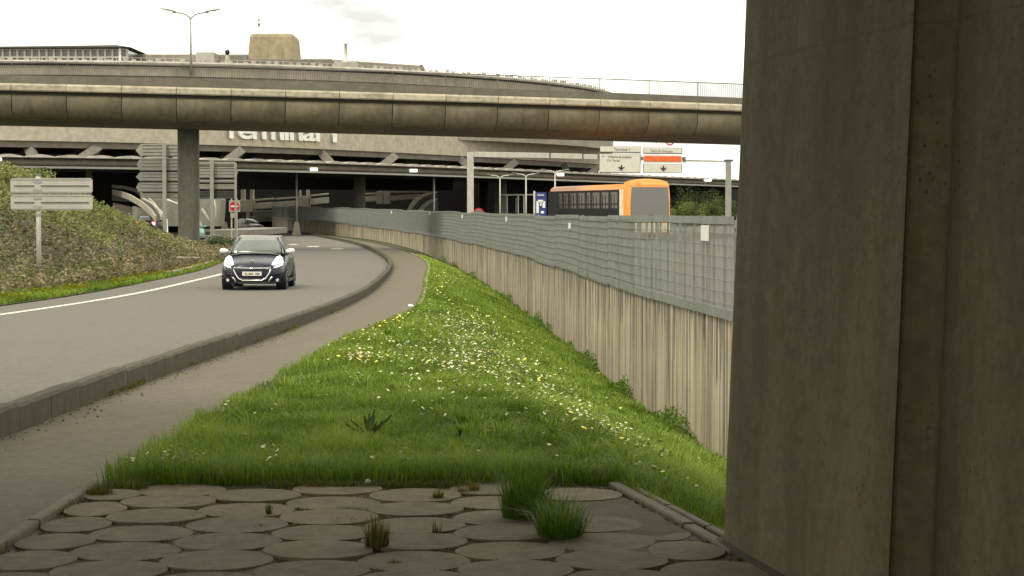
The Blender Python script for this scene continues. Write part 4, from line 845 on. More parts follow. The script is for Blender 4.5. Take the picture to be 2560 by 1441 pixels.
# ---- the orange airport bus
def make_bus():
    bd = Vector((3.96, -11.2)).normalized(); ang = math.atan2(bd.y, bd.x) + R(90)  # local -y is forward
    Y0 = 106; Xf = PX(1571, Y0); L_, W_, Hh = 12.2, 2.55, 3.12; zb = float(FT(Y0)) - 1.5
    side = Vector((-bd.y, bd.x)); org = Vector((Xf, Y0)) + side * (W_ / 2)
    t = tag(empty('airport_bus', (org.x, org.y, zb), ang), 'orange airport shuttle bus with dark window bays and large grey windscreen driving behind the fence', 'bus')
    def ring(y, w_, z0, z1, r_=.22, tw=0):
        pts = [(-w_/2, z0), (w_/2, z0), (w_/2, z1 - .9), (w_/2 - .05, z1 - r_ - .1), (w_/2 - .12, z1 - .1), (w_/2 - .35, z1), (-w_/2 + .35, z1), (-w_/2 + .12, z1 - .1), (-w_/2 + .05, z1 - r_ - .1), (-w_/2, z1 - .9)]
        return [(x, y, z) for x, z in pts]
    q = MB(); q.loft([ring(0.12, W_ - .22, .35, Hh - .12), ring(.3, W_ - .04, .3, Hh - .04), ring(.9, W_, .3, Hh - .02), ring(1.2, W_, .3, Hh - .12), ring(L_ - .2, W_, .3, Hh - .14), ring(L_, W_ - .2, .4, Hh - .3)])
    P2(q, 'body', M['busor'], t, False, .05, 2)
    # windscreen
    zw0, zw1 = .95, 2.82
    q = MB(); q.loft([[(-1.10, .09, z), (1.10, .09, z), (1.14, .2, z), (-1.14, .2, z)] if z < 2.7 else [(-1.04, .11, z), (1.04, .11, z), (1.08, .24, z), (-1.08, .24, z)] for z in (zw0, 2.0, zw1)]); ws = P2(q, 'windscreen', M['glassg'], t)
    q = MB(); q.bar((-.5, .05, 1.0), (.1, .06, 1.35), .03); P2(q, 'wiper', M['trim'], ws)
    q = MB(); q.box(-W_/2 + .12, W_/2 - .12, .04, .3, .4, .9); P2(q, 'bumper', M['buscream'], t, False, .04)
    for sx in (-.95, .95): q = MB(); q.box(sx - .16, sx + .16, .02, .04, .55, .75); P2(q, 'headlight', M['signface'], t)
    # side glazing, left of the picture is local +x or -x; build both
    for sx in (-1, 1):
        q = MB(); q.box(sx * (W_/2 + .001) - .02, sx * (W_/2 + .001) + .02, 1.25, L_ - .1, .55, Hh - .42); P2(q, 'side_band', M['busdark'], t)
        q = MB(); q.box(sx * (W_/2 + .004) - .02, sx * (W_/2 + .004) + .02, .72, 1.22, .35, Hh - .42); P2(q, 'front_pillar', M['buscream'], t)
        q = MB(); q.box(sx * W_/2 - .025, sx * W_/2 + .025, 1.25, L_ - .1, .3, .55); P2(q, 'skirt', M['buscream'], t)
        y = 1.5
        for k, ln in enumerate((1.25, 1.3, 1.35, .85, 1.3, 1.3, 1.0, .8)):
            q = MB(); q.box(sx * (W_/2 + .02) - .01, sx * (W_/2 + .02) + .012, y, y + ln - .34, 1.15, Hh - .55); wn = P2(q, 'window', M['buswin'], t)  # grey-tan glass colour paints in the reflection on the upper windows
            q = MB(); q.box(sx * (W_/2 + .034) - .01, sx * (W_/2 + .034) + .006, y, y + ln - .34, 1.9, 1.96)
            for m in range(2): q.box(sx * (W_/2 + .034) - .01, sx * (W_/2 + .034) + .006, y + ln * (.3 + .3 * m), y + ln * (.3 + .3 * m) + .07, 1.15, Hh - .55 - .12)
            q.box(sx * (W_/2 + .034) - .01, sx * (W_/2 + .034) + .004, y, y + ln - .34, 1.15, 1.70); P2(q, 'glazing_bar_dark_half', M['busdark'], wn); y += ln  # bars plus a dark lower half, below the painted reflection
    for sx in (-1, 1):
        for y in (2.6, 9.3):
            q = MB(); q.tube([(sx * (W_/2 - .3), y, .48), (sx * (W_/2 + .01), y, .48)], .48, 24); wh = P2(q, 'wheel', M['rubber'], t)
            q = MB(); q.tube([(sx * (W_/2), y, .48), (sx * (W_/2 + .02), y, .48)], .27, 16); P2(q, 'rim', M['rimm'], wh)
    q = MB(); q.loft([[(-W_/2 + .1, .11, 2.86), (W_/2 - .1, .11, 2.86), (W_/2 - .2, .2, Hh - .02), (W_/2 - .6, .26, Hh + .1), (0, .28, Hh + .15), (-W_/2 + .6, .26, Hh + .1), (-W_/2 + .2, .2, Hh - .02)], [(-W_/2 + .1, 1.1, 2.86), (W_/2 - .1, 1.1, 2.86), (W_/2 - .2, 1.05, Hh - .02), (W_/2 - .6, 1.0, Hh + .1), (0, 1.0, Hh + .16), (-W_/2 + .6, 1.0, Hh + .1), (-W_/2 + .2, 1.05, Hh - .02)]]); P2(q, 'front_cap', M['busor'], t, False, .05, 2)
    q = MB(); q.box(-.75, -.55, .1, .16, 2.92, 3.06); P2(q, 'route_mark', M['busor'], t)
make_bus()

# ---- cars
def make_car(loc, rz, paint, label, front=True, lights=False, name='car'):
    t = tag(empty(name, loc, rz), label, 'car'); L_ = 3.97
    def sec(y, w_, wl, z0, zs, zt, ws):
        # half profile sill -> flank -> shoulder -> centre, mirrored
        h = [(0, z0), (wl * .8, z0), (wl, z0 + .08), (w_, z0 + .28), (w_, zs - .18), (w_ - .025, zs - .05), (ws, zs), (ws * .75, zt - .02), (ws * .35, zt), (0, zt + .005)]
        return [(x, y, z) for x, z in h] + [(-x, y, z) for x, z in h[-2:0:-1]]
    S = [(.0, .42, .4, .24, .50, .62, .36), (.03, .62, .58, .22, .56, .69, .52), (.12, .755, .70, .2, .62, .745, .62), (.28, .825, .78, .19, .68, .79, .68), (.6, .86, .82, .19, .76, .85, .71), (.95, .87, .83, .19, .83, .92, .73), (1.2, .868, .83, .18, .89, .97, .74),
         (1.6, .868, .83, .18, .93, .98, .74), (2.6, .868, .83, .18, .95, .98, .74), (3.3, .868, .83, .18, .96, .98, .74), (3.7, .84, .8, .22, .95, .97, .72), (3.9, .76, .72, .28, .88, .93, .64), (3.97, .6, .58, .34, .78, .86, .5)]
    q = MB(); q.loft([sec(*a) for a in S]); b = P2(q, 'body', paint, t, True); sb_ = b.modifiers.new('s', 'SUBSURF'); sb_.levels = 1; sb_.render_levels = 2
    # greenhouse
    base = [(1.13, .73, .95), (1.35, .765, .95), (2.3, .76, .955), (3.2, .745, .965), (3.72, .68, .96)]
    top = [(1.92, .57, 1.42), (2.05, .585, 1.435), (2.5, .595, 1.45), (3.1, .58, 1.43), (3.42, .52, 1.37)]
    rings = [[(sx * w_, y, z) for sx, (y, w_, z) in [(1, a) for a in arr] + [(-1, a) for a in arr[::-1]]] for arr in (base, top)]
    mid = [tuple((Vector(a) * .5 + Vector(c) * .5) + Vector((.028 if a[0] > 0 else -.028, 0, .01))) for a, c in zip(*rings)]
    q = MB(); q.loft([rings[0], mid, rings[1]]); P2(q, 'cabin', paint, t, True)
    q = MB(); q.loft([[(x * .99, y, z - .005) for x, y, z in rings[1]], [(x * .93, y + (.05 if y < 2.4 else -.04), z + .022) for x, y, z in rings[1]]]); P2(q, 'roof', paint if not front else M['signback2'], t, True)  # grey roof on the dark front car paints in a pale reflection
    # windscreen: slightly bowed grid proud of the cabin
    def screen(name, yb, zb_, wb_, yt, zt_, wt_, bow, sgn_, mat):
        q = MB(); n = 8; vs = []
        for r_ in range(5):
            f_ = r_ / 4
            for i in range(n + 1):
                u = -1 + 2 * i / n; wd = wb_ + (wt_ - wb_) * f_; vs.append((u * wd, yb + (yt - yb) * f_ + sgn_ * bow * u * u - sgn_ * .03 - sgn_ * .05 * math.sin(math.pi * f_), zb_ + (zt_ - zb_) * f_ + .018))
        q.add(vs, [(r_*(n+1)+i, r_*(n+1)+i+1, (r_+1)*(n+1)+i+1, (r_+1)*(n+1)+i) for r_ in range(4) for i in range(n)]); o = P2(q, name, mat, t, True); so_ = o.modifiers.new('s', 'SOLIDIFY'); so_.thickness = .01; return o
    w1 = screen('windscreen', 1.1, .97, .70, 1.90, 1.425, .555, .13, 1, M['wind']); screen('rear_window', 3.78, 1.0, .58, 3.46, 1.36, .44, .06, -1, M['glass'])
    q = MB(); q.box(-.06, .06, 1.68, 1.72, 1.30, 1.35); P2(q, 'mirror_mount', M['trim'], w1)
    q = MB(); q.add([(-.60, 1.10, 1.0), (-.53, 1.12, 1.0), (-.53, 1.16, 1.06), (-.60, 1.15, 1.05)], [(0, 1, 2, 3)]); P2(q, 'sticker', M['white'], w1)
    for sx in (-1, 1):
        for (y0, y1, y2, y3) in ((1.5, 2.35, 2.35, 2.0), (2.42, 3.2, 3.1, 2.42)):
            q = MB(); vs = [(sx * .775, y0, .99), (sx * .785, y1, .99), (sx * .625, y2, 1.37), (sx * .62, y3, 1.37)]; c = [(x + sx * .01, y, z) for x, y, z in vs]; q.add(vs + c, [(0,1,2,3),(7,6,5,4),(0,4,5,1),(1,5,6,2),(2,6,7,3),(3,7,4,0)]); P2(q, 'side_window', M['glass'], t)
        q = MB(); q.bar((sx * .735, 1.22, .97), (sx * .565, 1.93, 1.405), .035, .05); P2(q, 'windscreen_pillar', M['signback2'] if front else paint, t)
        # mirrors
        q = MB(); rings = [[(sx * (.79 + .25 * f_), 1.42 + .09 * r_ * math.cos(a), 1.03 + .075 * r_ * math.sin(a) + .02 * f_) for a in [2 * math.pi * k / 12 for k in range(12)]] for f_, r_ in ((0, .35), (.15, .8), (.5, 1.05), (.85, .9), (1, .35))]
        q.loft(rings); mr = P2(q, 'mirror', M['white'] if front else paint, t, True); q = MB(); q.box(sx * .78 - .05, sx * .78 + .07, 1.36, 1.46, .92, .945); P2(q, 'mirror_foot', M['trim'], mr)
        for y in (.80, 3.30):
            q = MB(); q.tube([(sx * .60, y, .305), (sx * .868, y, .305)], .36, 28); P2(q, 'wheel_arch', M['trim'], t)
            q = MB(); q.tube([(sx * .64, y, .305), (sx * .67, y, .305), (sx * .86, y, .305), (sx * .88, y, .305)], [.28, .305, .305, .28], 28); wh = P2(q, 'wheel', M['rubber'], t)
            q = MB(); q.tube([(sx * .86, y, .305), (sx * .886, y, .305)], .205, 24); rm = P2(q, 'rim', M['rimm'], wh)
            q = MB()
            for k in range(5):
                a = 2 * math.pi * k / 5 + .3; q.bar((sx * .892, y + .05 * math.cos(a), .305 + .05 * math.sin(a)), (sx * .892, y + .17 * math.cos(a), .305 + .17 * math.sin(a)), .05, .02, up=(1, 0, 0))
            P2(q, 'spoke', M['trim'], rm)
        q = MB(); q.box(sx * .885 - .008, sx * .885 + .008, 2.1, 2.35, .86, .885); P2(q, 'door_handle', M['chrome'], t)
        q = MB(); q.box(sx * .868 - .012, sx * .868 + .012, 1.25, 2.9, .2, .28); P2(q, 'sill', M['trim'], t)
    if front:
        # front face pieces: coordinates x,z with y from the nose curve
        def ny(x): return .0 + .02 + .30 * (abs(x) / .86) ** 3.2
        def face(name, pts, mat, d=.0, th=.03, par=None, smooth=False):
            q = MB(); n = len(pts); vs = [(x, ny(x) - d, z) for x, z in pts] + [(x, ny(x) - d + th, z) for x, z in pts]
            q.add(vs, [tuple(range(n)), tuple(range(n, 2*n))[::-1]] + [(i, n+i, n+(i+1) % n, (i+1) % n) for i in range(n)]); return P2(q, name, mat, par or t)
        def band(name, pts, w_, mat, d, closed=False, par=None):
            q = MB(); pp = pts + ([pts[0]] if closed else []); 
            q.tube([(x, ny(x) - d, z) for x, z in pp], w_, 8); return P2(q, name, mat, par or t, True)
        gr = face('grille', [(-.50, .60), (.50, .60), (.46, .47), (.36, .33), (.26, .275), (-.26, .275), (-.36, .33), (-.46, .47)], M['busdark'], .035, .05)
        band('grille_frame', [(-.505, .605), (.505, .605), (.50, .56), (.455, .45), (.37, .325), (.26, .27), (-.26, .27), (-.37, .325), (-.455, .45), (-.50, .56)], .023, M['chrome'], .05, True, gr)
        q = MB()
        for k in range(4): q.tube([(-.44 + .03 * k, ny(.44) - .035, .57 - .06 * k), (0, ny(0) - .04, .57 - .06 * k), (.44 - .03 * k, ny(.44) - .035, .57 - .06 * k)], .006, 6)
        P2(q, 'grille_slat', M['trim'], gr)
        pl = face('number_plate', [(-.26, .40), (.26, .40), (.26, .51), (-.26, .51)], M['signface'], .068, .01)
        q = MB()
        for x, w_ in ((-.17, .03), (-.135, .012), (-.07, .03), (-.03, .03), (.01, .03), (.12, .05), (.18, .05)): q.box(x - w_ / 2, x + w_ / 2, ny(.2) - .076, ny(.2) - .07 + .0, .435, .475)
        P2(q, 'plate_characters', M['greyprint'], pl)
        q = MB(); q.tube([(0, .13, .775), (0, .10, .765)], .052, 14); P2(q, 'emblem', M['chrome'], t)
        face('lower_intake', [(-.42, .235), (.42, .235), (.36, .18), (-.36, .18)], M['trim'], .03, .04)
        face('bumper_lip', [(-.68, .215), (.68, .215), (.6, .17), (-.6, .17)], M['trim'], .02, .1)
        for sx in (-1, 1):
            hd = [(sx * x, z) for x, z in ((.47, .62), (.50, .68), (.555, .78), (.62, .90), (.70, .93), (.77, .87), (.80, .76), (.79, .68), (.66, .62), (.52, .595))]
            q = MB(); n = len(hd)
            yf = lambda x, z: ny(x) + .015 + max(0, z - .62) * 1.35
            vs = [(x, yf(x, z) - .035, z) for x, z in hd]; c_ = (sum(v[0] for v in vs) / n, sum(v[1] for v in vs) / n - .02, sum(v[2] for v in vs) / n)
            back = [(x, y + .12, z) for x, y, z in vs]
            q.add(vs + [c_] + back, [(i, (i + 1) % n, n) for i in range(n)] + [(i, n + 1 + i, n + 1 + (i + 1) % n, (i + 1) % n) for i in range(n)]); h_ = P2(q, 'headlight', M['hl'] , t, True)
            q = MB(); q.tube([(x * .97, yf(x, z) - .055, z) for x, z in [(sx * .56, .66), (sx * .66, .68), (sx * .77, .72)]], .022, 6); P2(q, 'light_bar', M['signback2'], h_)
            face('side_intake', [(sx * .43, .24), (sx * .52, .38), (sx * .68, .44), (sx * .76, .40), (sx * .75, .2), (sx * .45, .17)], M['trim'], .02, .05)
            band('chrome_strip', [(sx * .71, .43), (sx * .61, .415), (sx * .51, .34), (sx * .43, .22)], .028, M['chrome'], .035)
            face('fog_light', [(sx * .67 + .04 * math.cos(a), .285 + .045 * math.sin(a)) for a in [2 * math.pi * k / 12 for k in range(12)]], M['signface'], .04, .02)
        q = MB(); q.tube([(-.70, .62 + .34, .935), (-.4, 1.02, .985), (0, 1.04, .995), (.4, 1.02, .985), (.70, .96, .935)], .012, 6); P2(q, 'cowl', M['signback2'], t, True)
    if lights:
        for sx in (-1, 1):
            q = MB(); q.box(sx * .70 - .15, sx * .70 + .15, 3.80, 3.90, .70, 1.0); tl_ = P2(q, 'tail_light', M['tl'], t, bevel=.02); q = MB(); q.box(sx * .69 - .10, sx * .69 + .10, 3.9, 3.915, .72, .92); P2(q, 'lit_core', M['tlw'], tl_)
        q = MB(); q.box(-.26, .26, 3.95, 3.975, .55, .65); P2(q, 'number_plate', M['signface'], t)
    return t
Yc = 54.2; make_car((PX(640, Yc) - .11, Yc, float(prof(Yc)) + .0), R(1.5), M['carblue'], 'dark blue hatchback with bright headlights and silver framed grille driving towards us on the road')
Yc = 160; make_car((PX(379, Yc), Yc + .2, PZ(558, Yc) - .85), R(182), M['cardark'], 'black car with two bright red tail lights seen over the planted bank', False, True)
Yc = 160; make_car((PX(474, Yc) + .4, Yc, -.52), R(12), M['cargreen'], 'pale green car mostly hidden behind the round viaduct pier', False, False)
Yc = 222; make_car((PX(648, Yc), Yc, -.5), R(40), M['carpale'], 'pale vehicle parked in the shade under the inner beams of the terminal', False, False)
# ---- ramp structures left, behind the planted bank
rt_ = tag(empty('access_ramp', (-28, 150, -.5)), 'pale curved concrete access ramp descending behind the planted bank on the left', 'ramp')
def rp_(q, name, mat, smooth=False): o = q.build(name, M[mat], None, smooth); inv(o, rt_); return o
def band3(pts, hpx, mat, name, th=.3):
    q = MB(); rings = []
    for x, y, Y in pts:
        X = PX(x, Y); Z = PZ(y, Y); h = hpx / F * Y; rings.append([(X, Y, Z - h), (X + .1, Y + th, Z - h), (X + .1, Y + th, Z), (X, Y, Z)])
    q.loft(rings); return rp_(q, name, mat)
band3([(281, 474, 175), (300, 478, 172), (322, 486, 168), (343, 498, 164), (363, 512, 160), (378, 526, 157), (387, 540, 155)], 14, 'ramp', 'parapet')
band3([(281, 462, 182), (310, 465, 180), (335, 471, 177), (352, 482, 172), (370, 494, 168), (384, 508, 164), (394, 522, 160), (402, 542, 157)], 8, 'ramp', 'parapet')
band3([(352, 492, 160), (375, 505, 158), (395, 522, 156), (412, 540, 154)], 3, 'rim', 'handrail', .1)
band3([(281, 490, 186), (330, 494, 184), (365, 505, 182), (390, 530, 180)], 12, 'greyc', 'ramp_deck', 1)
def quad(pts, Y, d, mat, name):
    P_ = [(PX(x, Y), PZ(y, Y)) for x, y in pts]; o = flatpoly(P_, Y, Y + d).build(name, M[mat], None); inv(o, rt_)
q = MB(); zt_ = PZ(559, 160) - .85; q.box(PX(335, 160), PX(412, 160), 153, 164, -.6, zt_); rp_(q, 'ramp_lane', 'apron')
quad([(332, 516), (332, 575), (392, 575), (392, 548), (362, 526)], 165, 1, 'greyc', 'abutment')
quad([(352, 500), (400, 566), (548, 566), (553, 500), (548, 494), (352, 490)], 168, 3, 'greyc', 'abutment')
quad([(283, 508), (283, 560), (332, 560), (332, 520)], 172, 1, 'soffit', 'abutment')
q = MB(); q.tube([(PX(414, 150), 150, -.6), (PX(414, 150), 150, PZ(503, 150)), (PX(420, 150), 150, PZ(500, 150)), (PX(448, 150), 150, PZ(511, 150)), (PX(492, 150), 150, PZ(532, 150))], .06, 8); rp_(q, 'handrail', 'gantry', True)
q = MB(); q.tube([(PX(505, 166), 166, PZ(522, 166)), (PX(520, 166), 166, PZ(545, 166)), (PX(525, 166), 166, PZ(560, 166))], .09, 8); q.tube([(PX(538, 166), 166, PZ(560, 166)), (PX(540, 166), 166, PZ(520, 166)), (PX(536, 166), 166, PZ(500, 166))], .08, 8); rp_(q, 'handrail', 'rim', True)
# pale marker post by the ramp
X, Y = PX(420, 148), 148; t = tag(empty('marker_post', (X, Y, -.5)), 'short white marker post standing left of the round pier', 'marker post'); q = MB(); z0, z1 = PZ(565, Y) + .5, PZ(548, Y) + .5; q.bar((0, 0, 0), (-.09, 0, z1), .12, .08); P2(q, 'post', M['white'], t)
# low barrier blocks of the junction island
t = tag(empty('junction_island', (PX(560, 140), 140, -.5)), 'low grey concrete junction island with kerb and barrier blocks under the no entry sign', 'traffic island')
def ti(q, name, mat): o = q.build(name, M[mat], None); inv(o, t)
def tib(px0, px1, py0, py1, Y, d, mat, name): q = MB(); q.box(PX(px0, Y), PX(px1, Y), Y, Y + d, PZ(py1, Y), PZ(py0, Y)); o = q.build(name, M[mat], None, bevel=.03); inv(o, t)
tib(525, 622, 575, 592, 128, 22, 'greyc', 'island_body')
for i, px in enumerate(range(500, 612, 19)): tib(px, px + 17.5, 588 + i * .8, 596 + i * .8, 126, .4, 'edging' if i % 2 else 'greyc', 'barrier_block')
tib(495, 640, 601, 604, 112, 1, 'greyc', 'kerb')
tib(505, 600, 607, 611, 108, 1, 'edging', 'kerb')
# pale fallen pole and stones on the verge, left of the car
X, Y, Z = hitY(430, 648, g_bank); t = tag(empty('fallen_pole', (X, Y, Z + .05)), 'pale fallen pole lying at the foot of the planted bank', 'pole'); q = MB(); q.tube([(-.75, 0, .04), (0, .1, .0), (1.1, .1, -.02)], [.07, .05, .045], 8); P2(q, 'pole', M['ramp'], t); 
ed = tag(empty('verge_kerb', (-11, 60, -.5)), 'pale kerbstones edging the road shoulder in front of the car mirror', 'kerb')
for i in range(26):
    Y = 66 + i * 1.5; q = MB(); x0, x1 = float(XL(Y)) - 1.55, float(XL(Y + 1.45)) - 1.55; q.bar((x0, Y, float(prof(Y))), (x1, Y + 1.45, float(prof(Y + 1.45))), .16, .3); o = q.build('kerbstone', M['edging'], None, bevel=.02); inv(o, ed)
# paper scrap and pebbles
X, Y, Z = hitY(1027, 767, lambda X, Y: prof(Y)); t = tag(empty('litter', (X, Y, Z)), 'small white scrap of litter on the footpath at the grass edge', 'litter'); q = MB(); q.add([(-.055, -.05, .01), (.06, -.04, .01), (.05, .06, .03), (-.05, .05, .045), (0, 0, .05)], [(0, 1, 4), (1, 2, 4), (2, 3, 4), (3, 0, 4), (3, 2, 1, 0)]); P2(q, 'scrap', M['white'], t)
X, Y, Z = hitY(920, 1214, lambda X, Y: 0 * X + .0); t = tag(empty('pebble', (X, Y, 0)), 'pale pebble lying where the pavers meet the grass', 'stone'); q = MB(); q.loft([[(.02 * r_ * math.cos(a), .014 * r_ * math.sin(a), z * .7) for a in [2 * math.pi * k / 8 for k in range(8)]] for r_, z in ((.7, 0), (1, .015), (.8, .035), (.3, .045))]); P2(q, 'stone', M['white'], t, True)
q = MB()
for i in range(260):
    Y = random.uniform(9.5, 30) ** 1; X = float(XK(Y)) + abs(random.gauss(0, .12)) + .02; z = float(prof(Y)) - .01; s_ = random.uniform(.002, .007) * (1 + Y / 40); q.box(X - s_, X + s_, Y - s_, Y + s_, z, z + s_)
tag(q.build('gravel', M['edge2']), kind='stuff')
# ================================================================== vegetation
def fbm(x, y, s, seed=0):
    x = np.asarray(x); y = np.asarray(y); r_ = np.zeros_like(x)
    g = np.random.default_rng(seed)
    for k in range(5):
        f = s * 1.9 ** k; a = g.uniform(0, 6.28, 3); d = g.uniform(0, 6.28, 3)
        for j in range(3): r_ = r_ + .62 ** k * np.sin(f * (x * np.cos(d[j]) + y * np.sin(d[j])) + a[j] + 1.3 * np.sin(f * .7 * (y * np.cos(d[j]) - x * np.sin(d[j])) + a[j] * 2))
    return r_ / 4
def blades(name, X, Y, Z, h, wd, lean, mat, tint, parent=None, g=rng, dirs=None):
    n = len(X); a = g.uniform(0, 2 * np.pi, n) if dirs is None else dirs; fx, fy = np.cos(a), np.sin(a); sx, sy = -fy, fx
    # favour blade faces towards the viewer side so they read as blades, still random
    V = np.zeros((n, 5, 3)); b = np.stack([X, Y, Z], 1)
    side = np.stack([sx, sy, np.zeros(n)], 1) * (wd / 2)[:, None]; fwd = np.stack([fx, fy, np.zeros(n)], 1)
    up = np.array([0, 0, 1.0])
    m = b + fwd * (h * lean * .3)[:, None] + up * (h * .58)[:, None]; t = b + fwd * (h * lean)[:, None] + up * (h * (1 - .25 * lean))[:, None]
    V[:, 0] = b - side; V[:, 1] = b + side; V[:, 2] = m + side * .75; V[:, 3] = m - side * .75; V[:, 4] = t
    base = np.arange(n) * 5
    idx = np.stack([base, base + 1, base + 2, base, base + 2, base + 3, base + 3, base + 2, base + 4], 1).ravel()
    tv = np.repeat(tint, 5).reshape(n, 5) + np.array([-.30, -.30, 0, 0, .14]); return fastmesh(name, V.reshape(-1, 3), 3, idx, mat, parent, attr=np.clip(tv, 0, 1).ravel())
def apron_x(Y): return np.interp(Y, [3, 7.4, 9.55, 11.74], [1.9, 1.5, 1.06, .62])
def inside(X, Y, m=.0): return (Y < 11.74 + m) & (X < apron_x(Y) + m)
def field(n, y0, y1, pw, h0, w0, seed):
    g = np.random.default_rng(seed); u = g.random(n); Y = (y0 ** (1 - pw) + u * (y1 ** (1 - pw) - y0 ** (1 - pw))) ** (1 / (1 - pw))
    xp, xw = XP(Y), XW(Y); xp = xp + .05 * fbm(Y * 1.0, Y * .3, 3.0, 5) - .03; X = xp + (xw - .02 - xp) * g.random(n)
    px = 1280 + X / Y * F; k = (~inside(X, Y, .02)) & (px < 1860) & (px > -60); k &= ~((X < XP(Y) + .12) & (g.random(n) < .3))
    X, Y = X[k], Y[k]; n = len(X); Z = g_swale(X, Y) - .01
    lo = fbm(X, Y, 1.1, 3); hi = fbm(X, Y, 4.5, 4)
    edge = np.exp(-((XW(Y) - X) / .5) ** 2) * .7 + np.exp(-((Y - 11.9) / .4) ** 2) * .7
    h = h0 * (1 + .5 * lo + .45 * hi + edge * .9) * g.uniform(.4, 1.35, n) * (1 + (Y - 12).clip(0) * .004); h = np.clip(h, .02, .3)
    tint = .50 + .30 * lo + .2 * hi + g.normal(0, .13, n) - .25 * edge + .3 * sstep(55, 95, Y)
    return X, Y, Z, h, w0 * g.uniform(.7, 1.3, n) * (Y / 12) ** .8, g.uniform(.15, 1.0, n), np.clip(tint, .0, 1), g
parts_ = []
for (n, y0, y1, pw, h0, w0, sd_) in ((170000, 9.3, 17, 1.6, .10, .0058, 1), (130000, 17, 30, 1.5, .085, .0046, 2), (110000, 30, 60, 1.5, .075, .0050, 3), (34000, 60, 100, 1.8, .065, .0055, 4)):
    parts_.append(field(n, y0, y1, pw, h0, w0, sd_))
ar = [np.concatenate([p_[i] for p_ in parts_]) for i in range(7)]
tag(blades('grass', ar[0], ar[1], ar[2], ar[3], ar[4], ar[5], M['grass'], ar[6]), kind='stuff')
# strip of rough grass between low wall and retaining wall far off, and verge grass left of the road
g = np.random.default_rng(20)
n = 60000; Y = g.uniform(26, 108, n); Y = 26 + (Y - 26) * g.random(n) ** .3; X = XL(Y) - 1.3 - g.random(n) ** 1.2 * 2.3 + .12 * fbm(Y, Y * .2, 2.0, 8); Z = g_bank(X, Y)
tag(blades('verge_grass', X, Y, Z, g.uniform(.06, .2, n), .018 + 0 * X, g.uniform(.2, 1, n), M['grass'], np.clip(.55 + .3 * fbm(X, Y, .8, 9) + g.normal(0, .15, n), 0, 1)), kind='stuff')
# scattered longer tussocks inside the lawn
g = np.random.default_rng(77); TX, TY, TZ, TH, TT, TD = [], [], [], [], [], []
for k in range(420):
    y = 11.9 + 26 * g.random() ** 1.6; x = XP(y) + .15 + (XW(y) - .2 - XP(y)) * g.random()
    if inside(np.array(x), np.array(y), .08) or 1280 + x / y * F > 1850: continue
    m = g.integers(25, 70); a_ = g.uniform(0, 6.28, m); r_ = .09 * np.sqrt(g.random(m)); hh = g.uniform(.10, .2); t0 = g.uniform(.3, .95)
    TX.append(x + r_ * np.cos(a_)); TY.append(y + r_ * np.sin(a_)); TH.append(hh * g.uniform(.6, 1.3, m)); TT.append(t0 + g.normal(0, .12, m)); TD.append(a_ + g.normal(0, .5, m))
TX, TY, TH, TT, TD = [np.concatenate(q_) for q_ in (TX, TY, TH, TT, TD)]
tag(blades('long_grass', TX, TY, g_swale(TX, TY) - .01, TH, .0065 * (TY / 12) ** .7, g.uniform(.3, 1.3, len(TX)), M['grass'], np.clip(TT, 0, 1), dirs=TD), kind='stuff')
# ---- flowers: small flat heads; patches where the photograph has them
def flowers(name, X, Y, r_, mat, zoff, g):
    n = len(X); Z = g_swale(X, Y) + zoff; k = 6; a = np.arange(k) * 2 * np.pi / k; V = np.zeros((n, k, 3)); tx, ty = g.normal(0, .35, n), g.normal(-.25, .35, n)
    for j in range(k):
        dx, dy = r_ * np.cos(a[j]), r_ * np.sin(a[j]); V[:, j, 0] = X + dx; V[:, j, 1] = Y + dy; V[:, j, 2] = Z + dx * tx + dy * ty
    return fastmesh(name, V.reshape(-1, 3), k, np.arange(n * k), mat)
def pxpatch(cx, cy, sx, sy, n, g, rot=0):
    out = []; a = g.normal(0, 1, (n, 2)); c_, s_ = math.cos(rot), math.sin(rot)
    for u, v in a:
        px = cx + u * sx * c_ - v * sy * s_; py = cy + u * sx * s_ + v * sy * c_
        if px < 330 or px > 1812 or py < 640: continue
        X, Y, Z = hitY(px, py)
        if X > XP(Y) + .1 and X < XW(Y) - .15 and not inside(np.array(X), np.array(Y), .05): out.append((X, Y))
    return out
g = np.random.default_rng(33); W_, Yl = [], []
for cx_, n_ in ((450, 9), (475, 6), (668, 7), (680, 5), (935, 3), (1010, 4), (1035, 3), (330, 4), (372, 4)):
    for j in range(n_): W_.append((PX(cx_ + g.normal(0, 9), 11.82), 11.80 + abs(g.normal(0, .03))))
for c in ((1190, 850, 70, 28, 420, .3), (1130, 810, 60, 16, 160, .2), (1200, 900, 80, 30, 330, .2), (1130, 925, 70, 16, 170, .1), (890, 912, 32, 7, 90, 0), (1360, 990, 70, 20, 110, .5), (1480, 1060, 70, 18, 80, .55), (1560, 1105, 60, 14, 60, .5), (1290, 950, 80, 30, 160, .4), (1100, 980, 130, 40, 90, 0), (960, 870, 70, 25, 70, 0), (1400, 1080, 160, 60, 60, .4), (1100, 720, 30, 35, 110, 1.0), (1620, 1180, 90, 60, 30, .8), (700, 1040, 120, 40, 18, -.4), (560, 1045, 12, 5, 10, 0), (450, 1185, 60, 9, 14, 0), (680, 1190, 10, 7, 7, 0), (1000, 1195, 60, 8, 7, 0), (1080, 880, 160, 60, 150, 0), (1500, 900, 60, 70, 25, .8)): W_ += pxpatch(*c[:4], int(c[4] * 2.3), g, c[5])
for c in ((1110, 700, 30, 30, 60, .9), (960, 815, 30, 10, 40, -.3), (1230, 900, 120, 50, 45, 0), (900, 912, 30, 7, 30, 0), (1180, 800, 60, 20, 40, .2), (940, 830, 50, 10, 30, -.4), (1400, 960, 120, 80, 18, .5), (1490, 1110, 60, 10, 5, .5)): Yl += pxpatch(*c[:4], int(c[4] * 2), g, c[5])
W_ = np.array(W_); Yl = np.array(Yl)
